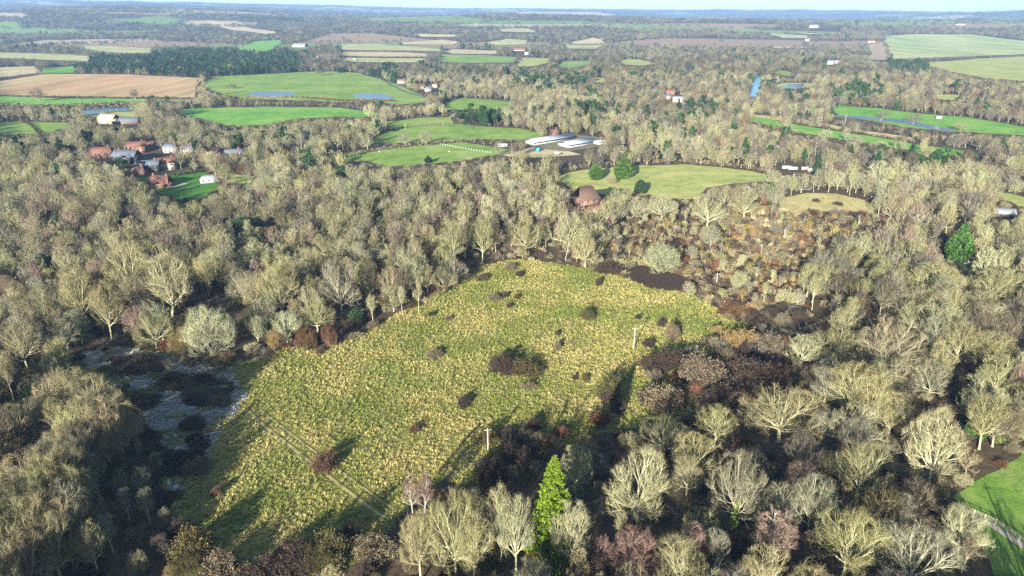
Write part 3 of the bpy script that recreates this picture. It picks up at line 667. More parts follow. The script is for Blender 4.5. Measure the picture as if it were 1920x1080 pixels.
def tone_at(px, py):
    u = random.random()
    if inany(px, py, PINKR): return 'pink' if u < .24 else ('mauve' if u < .36 else ('olive' if u < .68 else ('tan' if u < .84 else 'grey')))
    if inany(px, py, TANR): return 'tan' if u < .42 else ('grey' if u < .72 else ('olive' if u < .86 else ('brown' if u < .95 else 'pink')))
    if inany(px, py, BROWNR): return 'brown' if u < .28 else ('mauve' if u < .5 else ('tan' if u < .68 else ('olive' if u < .88 else ('rust' if u < .93 else 'grey'))))
    nn = float(vnoise(px / 42, py / 17, 301))
    if nn > .66 and u < .38: return random.choice(['mauve', 'brown', 'tan', 'pink', 'brown'])
    if nn < .25 and u < .5: return random.choice(['grey', 'grey', 'moss', 'tan'])
    if py < 150: return 'mauve' if u < .4 else ('grey' if u < .75 else ('olive' if u < .9 else 'brown'))
    return 'olive' if u < .48 else ('pale' if u < .63 else ('tan' if u < .76 else ('grey' if u < .90 else ('pink' if u < .94 else 'brown'))))
def clear(x, y, h, w, polys):
    for dx, z in ((0, 0), (0, .45 * h), (0, .92 * h), (-.36 * w, .6 * h), (.36 * w, .6 * h)):
        dz = z - CAMH; dep = max(y * cp - dz * sp, 1)
        if inany(960 + F * (x + dx) / dep, 540 - F * (y * sp + dz * cp) / dep, polys): return False
    return True
HOUSES_PX = [(190,292,50),(257,284,34),(282,276,20),(240,298,50),(282,316,42),(312,312,40),(257,322,36),(302,343,60),(323,284,28),(353,288,28),(393,338,44),(405,296,32),(440,296,40),(525,300,28),(207,229,44),(245,229,40),(1100,385,64),(1037,252,26),(1040,274,100),(1085,280,70),(942,277,30),(1477,317,40),(1880,404,60),(1810,492,30)]
def near_house(px, py):
    return any(abs(px - a) < w * .55 and -5 < py - b < w * .42 for a, b, w in HOUSES_PX)
KEEP = [[(1000,868),(1072,868),(1072,1036),(1000,1036)], [(345,565),(458,565),(458,662),(345,662)], [(755,885),(815,885),(815,962),(755,962)], [(1140,850),(1250,850),(1250,945),(1140,945)], [(1690,772),(1795,772),(1795,890),(1690,890)], [(1390,730),(1530,730),(1530,800),(1390,800)], [(1775,425),(1815,425),(1815,490),(1775,490)], [(1605,600),(1705,600),(1705,670),(1605,670)], [(1320,850),(1430,850),(1430,965),(1320,965)], [(925,930),(1000,930),(1000,1060),(925,1060)]]
NOTREE = OPEN + [HOLLOW] + KEEP
hx = np.array([(t['x'], t['y'], t['w']) for t in TREES])
def taken(x, y, w):
    return (np.hypot(hx[:, 0] - x, hx[:, 1] - y) < .33 * (hx[:, 2] + w)).any()
UNDER = []     # understorey: x, y, h, w, tone
step = 8.6
for gy in np.arange(38, 470, step):
    for gx in np.arange(-.92 * gy - 75, .92 * gy + 75, step):
        x = gx + random.uniform(-.46, .46) * step; y = gy + random.uniform(-.46, .46) * step
        px, py = [float(v) for v in project(x, y, 0)]
        if (-88 < x < -22 and 40 < y < 126) or (-97 < x < -22 and 126 <= y < 215 and py > 600 and px < 420): continue          # the gap in the wood through which the low sun reaches the meadow
        if inany(px, py, NOTREE) or near_house(px, py) or (x < -112 and y < 88): continue
        ins = bool(inany(px, py, [SCRUB])); u = random.random()
        if not ins and float(fbm(x / 17, y / 17, 33, 2)) < .25 and y > 130:
            UNDER.append((x, y, random.uniform(1.6, 3.4), random.uniform(4, 7.5), random.choice(['dark', 'dark', 'mauve', 'brown', 'moss']))); continue
        if ins:
            if u < .10: k, h, w, tn = 'hazel', random.uniform(4.5, 8), random.uniform(4, 7), random.choice(['pale', 'olive', 'tan', 'grey'])
            elif u < .74: k, h, w, tn = 'slim', random.uniform(4.5, 9), random.uniform(3, 5), random.choice(['ochre', 'tan', 'russet', 'brown', 'olive', 'olive', 'grey', 'mauve', 'grey', 'pale'])
            else:
                if u < .9: UNDER.append((x, y, random.uniform(1.2, 3.2), random.uniform(3.5, 7.5), random.choice(['dark', 'dark', 'brown', 'rust', 'mauve', 'ochre', 'brown', 'tan'])))
                continue
        else:
            tn = tone_at(px, py)
            if u < .40: k, h, w = 'oak', random.uniform(11, 16.5), random.uniform(11.5, 17)
            elif u < .78: k, h, w = 'ash', random.uniform(13, 18.5), random.uniform(9, 13)
            elif u < .90: k, h, w = 'slim', random.uniform(11, 16), random.uniform(5, 7)
            elif u < .955: k, h, w = 'hazel', random.uniform(7, 10), random.uniform(7, 10)
            elif u < .985: k, h, w = 'birch', random.uniform(12, 17), random.uniform(5, 7.5); tn = random.choice(['pink', 'mauve']) if u < .97 else tn
            else: k, h, w, tn = random.choice([('dome', random.uniform(5, 9), random.uniform(5, 9), 'deep'), ('cone', random.uniform(7, 12), random.uniform(4, 6), 'green')]) if py > 0 else None
        if -170 < x < -97 and y < 215 and k in ('oak', 'ash', 'slim'): h *= 1.22; w *= 1.12
        for q in (1, .72, .5, .33):
            if clear(x, y, h * q, w * q, NOTREE) and not taken(x, y, w * q * .8):
                if q < .5: k = 'hazel' if k not in ('dome', 'cone') else k
                TREES.append(dict(x=x, y=y, h=h * q, w=w * q, kind=k, tone=tn, hand=False, label=None, ivy=random.random() < .05, px=px, py=py)); break
        else:
            if not taken(x, y, 1): UNDER.append((x, y, random.uniform(1, 2.2), random.uniform(2.5, 5), random.choice(['brown', 'dark', 'rust', 'tan', 'moss'])))
for i in range(38):  # unseen dense pines added to throw the shade beside the frosted clearing
    x, y = random.choice([-99, -102, random.uniform(-109, -99)]), random.uniform(34, 92); TREES.append(dict(x=x, y=y, h=random.uniform(15, 20), w=random.uniform(7, 10), kind='pine', tone='deep', hand=False, label=None, ivy=False, px=0, py=2000))
print('near trees', len(TREES), 'under', len(UNDER))

def ivy_mesh(seed, H, R):
    r = np.random.default_rng(seed); g = Geo(); n = 170; t = r.random(n) ** 1.3; az = r.random(n) * 6.28
    rad = R * (1.2 - .7 * t) * (.7 + .5 * r.random(n)); C = np.stack([rad * np.cos(az), rad * np.sin(az), t * H], -1)
    leaves(g, r, C, .42, unit(C * [1, 1, 0] + [0, 0, .2]), .14, 6, flat_=.4); return g.mesh('ivy', M_LEAF)
IVY = [ivy_mesh(i, 5.5, .9) for i in range(3)]

BARE = ('oak', 'ash', 'slim', 'hazel', 'birch')
for t in TREES:
    px, py = project(t['x'], t['y'], 0); tx, ty = project(t['x'], t['y'], t['h'])
    t['sx'] = float(tx); t['sy'] = float(.5 * (py + ty)); t['d'] = math.hypot(t['x'], t['y'])
    wpx = t['w'] * F / (t['y'] * cp + CAMH * sp)
    t['seen'] = -wpx * .4 < tx < 1920 + wpx * .4 and float(ty) < 1075
bare = sorted([t for t in TREES if t['kind'] in BARE and t['seen']], key=lambda t: (not t['hand'], t['d']))
single = bare[:298] + [t for t in TREES if t['kind'] not in BARE and t['seen'] and (t['hand'] or t['d'] < 330)]
ids = set(map(id, single)); rest = [t for t in TREES if id(t) not in ids]

# labels: size, colour and build, then the place counted out from a landmark one can find
MARKS = [('the bright green spruce', 1035, 960), ('the twin white stemmed birches', 786, 925), ('the paddock fence', 1850, 1000), ('the green cypress by the white shed', 1793, 455), ('the frosted clearing', 260, 760),
 ('the bright green holly', 72, 755), ('the big dark yew', 462, 430), ('the small dark yew', 542, 465), ('the reddish birch by the left edge', 75, 520), ('the bright many stemmed tree', 400, 610),
 ('the rusty bracken strip', 845, 535), ('the brick house with large tiled roof', 1100, 385), ('the dark scrub patch above the meadow', 1235, 525), ('the broadest olive oak', 1460, 770), ('the huge tan oak', 1655, 640),
 ('the ivy clad grey oak', 1375, 920), ('the white trunk by the paddock', 1742, 840), ('the wide pale oak', 1195, 910), ('the meadow utility pole', 1189, 640), ('the shrub on the footpath', 605, 868), ('the straw coloured rough pasture', 1550, 382), ('the grove of dark pines', 1735, 305), ('the green hamlet lawn', 330, 350)]
ORD = 'nearest second third fourth fifth sixth seventh eighth ninth tenth eleventh twelfth thirteenth fourteenth fifteenth sixteenth seventeenth eighteenth nineteenth twentieth'.split()
ORD += ['twenty-' + o for o in 'first second third fourth fifth sixth seventh eighth ninth'.split()] + ['thirtieth'] + ['thirty-' + o for o in ORD[1:9]]
def assign(items, noun):
    use = {}
    for t in items:
        if t.get('label'): continue
        m = min(MARKS, key=lambda m: (m[1] - t['sx']) ** 2 + 1.4 * (m[2] - t['sy']) ** 2); dx = t['sx'] - m[1]; dy = t['sy'] - m[2]
        dr = ('to the right of' if dx > 0 else 'to the left of') if abs(dx) > abs(dy) else ('behind' if dy < 0 else 'in front of')
        use.setdefault((m[0], dr), []).append((math.hypot(dx, dy), t))
    for (m, dr), L in use.items():
        L.sort(key=lambda p: p[0])
        for i, (_, t) in enumerate(L):
            size = 'tall' if t['h'] > 15.5 else ('low' if t['h'] < 8 else ('wide' if t['w'] > 13 else ''))
            o = ORD[min(i, len(ORD) - 1)]
            q = f"{PRETTY[t['tone']]} {noun(t)} {o} {dr} {m}".split()
            t['label'] = ' '.join(([size] if size and len(q) < 16 else []) + (q if len(q) <= 16 else [w_ for w_ in q if w_ != 'bare']))
NOUN = {'oak': 'bare spreading tree', 'ash': 'bare upright tree', 'slim': 'bare slender tree', 'hazel': 'bare many-stemmed tree', 'birch': 'bare birch', 'spruce': 'spruce', 'cone': 'conical evergreen', 'dome': 'round evergreen', 'pine': 'pine'}
assign(single, lambda t: NOUN[t['kind']])
NAME = {'oak': 'spreading_tree', 'ash': 'upright_tree', 'slim': 'slender_tree', 'hazel': 'many_stemmed_tree', 'birch': 'birch_tree', 'spruce': 'spruce_tree', 'cone': 'cypress_tree', 'dome': 'yew_tree', 'pine': 'pine_tree'}
def group_of(t): return ('bare winter trees round the meadow' if t['kind'] in BARE else 'evergreens scattered among the woods')
def place_tree(t):
    K, h0 = KH[t['kind']]; w0 = KW[t['kind']]; trm, crm = random.choice(K.pairs)
    r = empty(NAME[t['kind']], (t['x'], t['y'], 0), random.uniform(0, 6.28)); s = t['h'] / h0; sw = t['w'] / w0; r.scale = (sw, sw, s)
    tag(r, t['label'], 'tree', group_of(t)); c = jit(TINT[t['tone']])
    for nm, me in (('trunk', trm), ('crown', crm)): o = link(nm, me, r); o['tint'] = c if (nm == 'crown' or t['kind'] in BARE) else (.14, .10, .07)
    if t['ivy'] and t['kind'] in ('oak', 'ash'):
        o = link('ivy', random.choice(IVY), r); o['tint'] = jit((.10, .15, .03)); o['label'] = 'green ivy round the lower trunk'
for t in single: place_tree(t)

# ------------------------------------------------------------------ the countless woods farther off
bp = []; bidx = {}
for lod in (0, 1, 2):
    for k in BARE:
        ms = KH[k][0].joined.get(lod)
        if ms: bidx[(k, lod)] = (len(bp), len(ms)); bp += ms
ep = []; eidx = {}
for lod in (0, 1, 2):
    for k in ('spruce', 'cone', 'dome', 'pine'):
        ms = KH[k][0].joined.get(lod)
        if ms: eidx[(k, lod)] = (len(ep), len(ms)); ep += ms
WP, WR, WS, WI, WT = [], [], [], [], []; EP, ER, ES, EI, ET = [], [], [], [], []
def put(x, y, h, w, k, tn, lod, z=0):
    b, n = (bidx if k in BARE else eidx)[(k, lod)]; i = b + random.randrange(n); s = w / KW[k]
    P_, R_, S_, I_, T_ = (WP, WR, WS, WI, WT) if k in BARE else (EP, ER, ES, EI, ET)
    P_.append((x, y, z)); R_.append((0, 0, random.uniform(0, 6.28))); S_.append((s, s, h / KH[k][1])); I_.append(i); f_ = (1 if k not in BARE else (.97, .79, .49)[lod]) * (.72 + .56 * float(vnoise(x / 70, y / 90, 41))); T_.append(tuple(c_ * f_ for c_ in jit(TINT[tn], .2)))  # coarser bare crowns are tinted darker, standing in for shaded gaps between twigs
for t in rest: put(t['x'], t['y'], t['h'], t['w'], t['kind'], t['tone'], 0 if t['d'] < 330 and t['seen'] else 1)
def far_band(y0, y1, st0, lod, grow_=0):
    y = y0
    while y < y1:
        st = st0 * (1 + grow_ * (y - y0) / y0)
        xs = np.arange(-.80 * y - 60, .80 * y + 60, st); n = len(xs)
        xs = xs + rng.uniform(-.5, .5, n) * st; ys = y + rng.uniform(-.5, .5, n) * st
        zz = terrain(xs, ys); px, py = project(xs, ys, zz); wood = parcel(xs, ys)[0] if y > 2200 else None
        keep = ~inany(px, py, OPEN) & (np.ones(n, bool) if y < 2200 else wood | (rng.random(n) < .012) | (EDGE < st * .55))
        qx, qy = project(xs, ys, zz + 7); mid = ~inany(qx, qy, OPEN); tx, ty = project(xs, ys, zz + 13); tall = ~inany(tx, ty, OPEN)
        con = np.zeros(n); 
        for poly, pr in CONIF: con = np.where(inpoly(px, py, poly), pr, con)
        gap = fbm(xs / 45, ys / 45, 31) 
        for i in np.nonzero(keep)[0]:
            X, Y, p, q = float(xs[i]), float(ys[i]), float(px[i]), float(py[i])
            if y < 1300 and near_house(p, q): continue
            if y < 1400 and gap[i] < .22: continue
            hh = random.uniform(8, 13) + random.random() ** 2 * 6 if tall[i] and mid[i] else (random.uniform(4, 7.5) if mid[i] else random.uniform(1.4, 2.8))
            if random.random() < con[i] + .04: put(X, Y, hh * random.uniform(.9, 1.2), hh * random.uniform(.42, .6), random.choice(['pine', 'pine', 'spruce', 'cone'] if y < 1300 else ['pine', 'spruce', 'cone']), 'deep', 1 if lod == 1 else 2, zz[i] - .1)
            else:
                k = random.choice(['oak', 'oak', 'ash', 'ash', 'hazel', 'birch'] if lod == 1 else ['oak', 'oak', 'ash']) if hh > 3 else ('hazel' if lod == 1 else 'oak'); put(X, Y, hh, (hh * random.uniform(1.4, 2.6) if hh < 3 else hh * random.uniform(.8, 1.15) if k == 'oak' else hh * random.uniform(.62, .85)) * (1 if lod == 1 else st / 11 * 1.05), k, tone_at(p, q), lod, zz[i] - .1)
            if lod == 1 and random.random() < .55: put(X + random.uniform(-5, 5), Y - random.uniform(2, 5), random.uniform(2.2, 5) if mid[i] else 1.8, random.uniform(4, 7), 'hazel', random.choice(['brown', 'dark', 'mauve', 'tan', 'moss', 'rust', 'dark']), 1)
        y += st
far_band(470, 1250, 8.8, 1)
far_band(1250, 3200, 11.5, 2, .35)
far_band(3200, 13200, 22, 2, .9)
print('wood points', len(WP), len(EP))
scatter('bare_woodland', bp, WP, WR, WS, WI, np.array(WT), 'leafless winter woods and hedgerows reaching to the hazy hills', 'woodland')
scatter('evergreen_woodland', ep, EP, ER, ES, EI, np.array(ET), 'dark evergreen plantations and belts among the distant bare woods', 'woodland')

for i in range(2600):
    px, py = random.uniform(1110, 1710), random.uniform(380, 610)
    if inpoly(px, py, SCRUB) and not inany(px, py, [MEADOW, HEATH]) and random.random() < .25 + (py - 380) / 400:
        x, y, _ = ground(px, py); u = random.random()
        UNDER.append((x, y, random.uniform(1.2, 3.6), random.uniform(2.2, 5), 'rust' if u < .2 else ('brown' if u < .45 else ('ochre' if u < .6 else ('dark' if u < .85 else 'tan')))))
# understorey in and round the near woods
for gy in np.arange(60, 430, 4.3):
    for gx in np.arange(-.85 * gy - 20, .85 * gy + 20, 4.3):
        x = gx + random.uniform(-2.6, 2.6); y = gy + random.uniform(-2.6, 2.6); px, py = project(x, y, 0)
        if random.random() < .42 or inany(px, py, OPEN) or near_house(float(px), float(py)): continue
        inh = bool(inany(px, py, [HOLLOW])); u = random.random()
        if inh and x < 50 and y < 215 and random.random() < .6: continue
        if inh: UNDER.append((x, y, random.uniform(1.2, 4.2), random.uniform(3, 6.5), 'dark' if u < .5 else ('mauve' if u < .68 else ('brown' if u < .84 else ('rust' if u < .92 else 'moss')))))
        else: UNDER.append((x, y, random.uniform(.9, 2.6), random.uniform(2.5, 5), 'dark' if u < .3 else ('brown' if u < .6 else ('rust' if u < .7 else ('moss' if u < .8 else 'tan')))))
frosty = [(128,665),(190,650),(300,662),(400,692),(440,690),(470,740),(430,790),(385,860),(330,940),(305,880),(292,815),(243,745),(160,703)]
for i in range(900):
    px, py = random.uniform(128, 470), random.uniform(650, 940)
    if inpoly(px, py, frosty) and vnoise(px / 46, py / 26, 77) > .66: x, y, _ = ground(px, py); UNDER.append((x, y, random.uniform(.5, 2.0), random.uniform(2, 4.5), random.choice(['dark', 'dark', 'brown'])))
SHR = []
for px, py, wpx, hpx, tn, lb in [
 (605,878,48,26,'russet','rusty round shrub with a long shadow on the footpath'),(405,928,20,16,'russet','small rusty shrub at the meadow\'s lower left rim'),(870,760,30,18,'dark','dark shrub in the meadow between the shrub cluster and the lower trees'),
 (777,809,22,15,'russet','small rusty shrub in the lower half of the meadow'),(945,694,50,26,'dark','dark pointed thicket, left part of the meadow\'s largest shrub cluster'),(992,700,50,20,'moss','mossy low mound, right part of the meadow\'s largest shrub cluster'),
 (1104,597,30,17,'moss','dark olive shrub in the upper middle of the meadow'),(1046,655,15,16,'brown','thin upright shrub between shrub cluster and the olive shrub'),(1045,628,14,9,'dark','small dark tuft of scrub below the olive shrub'),
 (815,668,36,13,'brown','low brown scrub mound in the left half of the meadow'),(905,524,28,11,'moss','olive mound by the rusty bracken strip'),(958,505,28,13,'brown','brown shrub at the meadow\'s upper tip'),(975,518,18,12,'dark','dark shrub just below the meadow\'s upper tip'),
 (1123,535,13,14,'dark','small dark bush near the meadow\'s upper right edge'),(1240,612,16,15,'dark','small dark bush right of the utility pole'),(1263,636,30,28,'brown','tall brown shrub right of the utility pole'),(1216,649,24,12,'dark','low dark shrub beside the utility pole\'s foot'),
 (930,562,24,12,'brown','brown scrub left in the upper meadow'),(948,557,12,10,'dark','small dark bush in the upper meadow'),(970,560,14,10,'russet','small rusty bush in the upper meadow'),(955,577,12,9,'dark','tiny dark bush under the rusty one in the upper meadow'),
 (1098,713,18,12,'moss','small mossy bush above the scrubby hollow'),(1077,712,12,10,'dark','tiny dark bush left of the small mossy bush'),(992,727,30,12,'brown','flat brown scrub below the meadow\'s largest shrub cluster'),(1140,745,46,30,'moss','round olive shrub with dark shadow at the hollow\'s rim'),
 (1225,690,60,22,'dark','dark brown thicket, left of the two at the hollow\'s upper corner'),(1275,688,66,26,'dark','dark brown thicket, right of the two at the hollow\'s upper corner'),(1195,598,14,8,'dark','small dark clump at the tip of the utility pole\'s shadow'),
 (840,600,16,9,'brown','brown tuft near the meadow\'s left wood edge'),(808,592,14,9,'dark','dark tuft by the slender trees on the meadow\'s left edge'),(600,662,18,10,'russet','rusty tuft at the meadow\'s left corner'),(1335,650,34,20,'brown','brown shrub at the meadow\'s right corner'),(1345,625,26,16,'ochre','ochre shrub at the meadow\'s right edge'),
 (1135,510,44,16,'dark','dark shrub left of the bare dark scrub patch'),(1083,500,16,12,'russet','bright rusty shrub at the meadow\'s top edge'),(1530,378,14,7,'dark','left of two dark shrubs in the straw coloured rough pasture'),(1571,384,18,7,'dark','right of two dark shrubs in the straw coloured rough pasture'),
 (375,725,70,20,'dark','large dark bramble mound at the frosted clearing\'s upper right'),(330,715,56,14,'dark','dark bramble mound in the middle of the frosted clearing'),(385,740,56,16,'brown','brown bramble mound right in the frosted clearing'),(270,760,60,15,'dark','dark bramble mound left in the frosted clearing'),
 (255,690,90,14,'dark','long dark bramble bank along the frosted clearing\'s top'),(360,800,46,18,'dark','dark mound at the shaded right part of the frosted clearing'),(370,880,50,18,'brown','brown mound in the shade at the frosted clearing\'s foot'),(415,755,40,12,'brown','flat brown mound where the footpath leaves the clearing'),
 (1000,805,26,22,'russet','glowing rusty shrub in the shaded hollow'),(920,895,60,36,'dark','dark thicket at the hollow\'s left end'),(965,870,60,36,'dark','dark thicket in the middle of the hollow'),(1380,650,56,26,'ochre','ochre thicket right of the meadow'),
 (365,1045,84,44,'moss','mossy thicket at the photo\'s bottom edge left of the sunlit grass'),(330,1005,50,26,'dark','dark shrub above the mossy thicket at the bottom edge'),(425,1085,80,40,'brown','brown thicket right of the mossy one at the bottom edge'),(565,1060,80,44,'dark','dark thicket at the bottom edge under the meadow'),(622,1046,74,48,'moss','olive thicket at the meadow\'s lowest point'),(655,1012,40,28,'russet','russet shrub above the olive thicket at the meadow\'s lowest point'),(500,1095,90,36,'dark','dark thicket between the two brown and olive ones at the bottom edge'),(700,1040,70,34,'brown','brown thicket left of the pale trees at the bottom'),(1440,655,62,30,'brown','large brown thicket by the right hand oaks'),(1420,720,80,40,'dark','large dark thicket below the ochre thicket'),(1330,720,80,40,'brown','brown thicket in the middle of the hollow\'s upper end'),(1240,765,70,36,'brown','brown thicket above the tan oak'),(1350,760,70,34,'dark','dark thicket left of the broadest olive oak')]:
    x, y, h = height_from(px, py, py - hpx); SHR.append((x, y, h * (.85 if wpx < 40 else 1), wpx * (.85 if wpx < 40 else .95) * (y * cp + CAMH * sp) / F, tn, lb))
for x, y, h, w, tn, lb in SHR:
    trm, crm = random.choice(BUSH.pairs); r = empty('shrub', (x, y, 0), random.uniform(0, 6.28)); s = w / 4.5; r.scale = (s, s, max(.35, h / 2.4)); tag(r, lb, 'shrub', 'shrubs dotted over meadow, hollow and clearing'); c = jit(TINT[tn], .1)
    for nm, me in (('stems', trm), ('crown', crm)): link(nm, me, r)['tint'] = c
bu = BUSH.joined[0] + BUSH.joined[1]
scatter('undergrowth', bu, [(u[0], u[1], 0) for u in UNDER], [(0, 0, random.uniform(0, 6.28)) for u in UNDER], [(u[3] / 4.5, u[3] / 4.5, u[2] / 2.4) for u in UNDER], [random.randrange(4) if u[1] < 260 else 4 + random.randrange(4) for u in UNDER], np.array([jit(TINT[u[4]], .2) for u in UNDER]), 'brambles, bracken and young scrub under the bare trees', 'undergrowth')
# dark bare patch above the meadow: a mass of low heathy stems
DARKP = [(1178,512),(1192,502),(1216,506),(1290,526),(1302,540),(1270,546),(1222,541),(1187,527)]
sheet('heath_floor', DARKP, flat('dark_peat', (.035, .026, .022), .95, .2, .3), lift=.06)
pts = [(random.uniform(1175, 1303), random.uniform(500, 547)) for i in range(2600)]; pts = [ground(*p) for p in pts if inpoly(p[0], p[1], DARKP)][:620]
scatter('heath_patch', BUSH.joined[1], pts, [(0, 0, random.uniform(0, 6)) for p in pts], [(.55, .55, .5)] * len(pts), [random.randrange(4) for p in pts], np.array([jit((.05, .037, .031), .15) for p in pts]), 'dark brown patch of dead low growth at the meadow\'s upper edge', 'undergrowth')

# ------------------------------------------------------------------ tussocks of the meadow
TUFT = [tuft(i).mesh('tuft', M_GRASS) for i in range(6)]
mw = [ground(*p)[:2] for p in MEADOW]; fw = [ground(*p)[:2] for p in frosty]
xs, ys = [q.ravel() for q in np.meshgrid(np.arange(-140, 140, .86), np.arange(88, 330, .86))]; xs = xs + rng.uniform(-.5, .5, len(xs)); ys = ys + rng.uniform(-.5, .5, len(ys)); hw_ = [ground(*p)[:2] for p in HOLLOW]; k = inpoly(xs, ys, mw) | inpoly(xs, ys, hw_) & (xs < 62); xs, ys = xs[k], ys[k]
px, py = project(xs, ys, 0); k = (px > -20) & (px < 1940) & (py < 1110); xs, ys = xs[k], ys[k]
dmin = np.full(len(xs), 9.)
for L_ in PATHS:
    for p0, p1 in zip(L_, L_[1:]):
        ax0, ay0 = ground(*p0)[:2]; bx0, by0 = ground(*p1)[:2]; t = np.clip(((xs - ax0) * (bx0 - ax0) + (ys - ay0) * (by0 - ay0)) / ((bx0 - ax0) ** 2 + (by0 - ay0) ** 2), 0, 1); dmin = np.minimum(dmin, np.hypot(xs - ax0 - t * (bx0 - ax0), ys - ay0 - t * (by0 - ay0)))
k = dmin > .88; xs, ys = xs[k], ys[k]
sx_, sy_ = [q.ravel() for q in np.meshgrid(np.arange(20, 260, 1.5), np.arange(200, 450, 1.5))]; sx_ = sx_ + rng.uniform(-.7, .7, len(sx_)); sy_ = sy_ + rng.uniform(-.7, .7, len(sy_))
k = inpoly(*project(sx_, sy_, 0), SCRUB) & (fbm(sx_ / 16, sy_ / 16, 91) > .5); xs = np.concatenate([xs, sx_[k]]); ys = np.concatenate([ys, sy_[k]])
a = fbm(xs / 2.1, ys / 2.1, 51); k = rng.random(len(xs)) < np.clip((a - .2) * 4, .3, 1); xs, ys = xs[k], ys[k]
pt = fbm(xs / 14, ys / 14, 61, 4); fz = inpoly(xs, ys, fw) & (fbm(xs / 7, ys / 3.4, 71) > .47)
dry = np.clip(.515 + (pt - .5) * 2.6 + rng.normal(0, .25, len(xs)), 0, 1)[:, None]
tc = np.array((.205, .238, .05)) * (1 - dry) + np.array((.465, .385, .14)) * dry
tc = tc * 1.1
tc = np.where((rng.random(len(xs)) < .03)[:, None], np.array((.25, .15, .085)), tc)
tc = np.where(fz[:, None], np.array((.56, .54, .51)), tc) * rng.uniform(.85, 1.15, (len(xs), 1))
sc_ = rng.uniform(.52, 1.15, len(xs)) * (.7 + .7 * fbm(xs / 5, ys / 5, 55)); print('tufts', len(xs))
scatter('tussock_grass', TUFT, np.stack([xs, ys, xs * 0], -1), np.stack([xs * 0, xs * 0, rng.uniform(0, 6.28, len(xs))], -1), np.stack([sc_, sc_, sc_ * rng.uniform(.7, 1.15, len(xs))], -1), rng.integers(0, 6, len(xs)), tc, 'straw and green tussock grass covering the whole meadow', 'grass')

# ------------------------------------------------------------------ buildings, poles, fences, vehicles, animals
def box(g, x0, x1, y0, y1, z0, z1, mi=0):
    v = [(x, y, z) for z in (z0, z1) for y in (y0, y1) for x in (x0, x1)]
    g.add(v, [(0, 2, 3, 1), (4, 5, 7, 6), (0, 1, 5, 4), (2, 6, 7, 3), (0, 4, 6, 2), (1, 3, 7, 5)], None, mi)
BRICK = flat('red_brick', (.19, .105, .075), .9, .3, 2.5); RENDER_W = flat('pale_render', (.29, .265, .22), .9, .15); CREAM = flat('cream_render', (.40, .33, .23), .9, .12); TIMBER = flat('dark_boarding', (.05, .045, .04), .9, .2)
CLAY = flat('clay_tiles', (.15, .074, .05), .85, .35, 1.2); RUST = flat('weathered_tiles', (.105, .064, .048), .9, .4, 1.2); SLATE = flat('blue_slate', (.10, .115, .14), .7, .25, 1.2); GREYR = flat('grey_sheet_roof', (.22, .23, .24), .6, .15); WHITE = flat('white_paint', (.42, .42, .40), .5, .12)
GLASS, nt, b = mat('window_glass'); b.inputs['Base Color'].default_value = (.02, .025, .03, 1); b.inputs['Roughness'].default_value = .08; b.inputs['Specular IOR Level'].default_value = .5
PANEL = flat('greenhouse_roof', (.28, .31, .34), .35, .12, .8, .5); WOODM = flat('weathered_wood', (.36, .31, .25), .9, .25, 3); POLEM = flat('creosoted_pole', (.34, .31, .26), .9, .2, 3); DARKM = flat('dark_metal', (.05, .05, .055), .5, .2); BLUEM = flat('blue_paint', (.06, .28, .55), .5, .15); TYRE = flat('tyre_rubber', (.02, .02, .02), .9, .1); HORSE = flat('dark_hide', (.06, .04, .03), .8, .3); WOOL = flat('white_wool', (.7, .68, .62), .95, .1); SOLAR = flat('solar_glass', (.03, .05, .10), .15, .2, 1, .6)
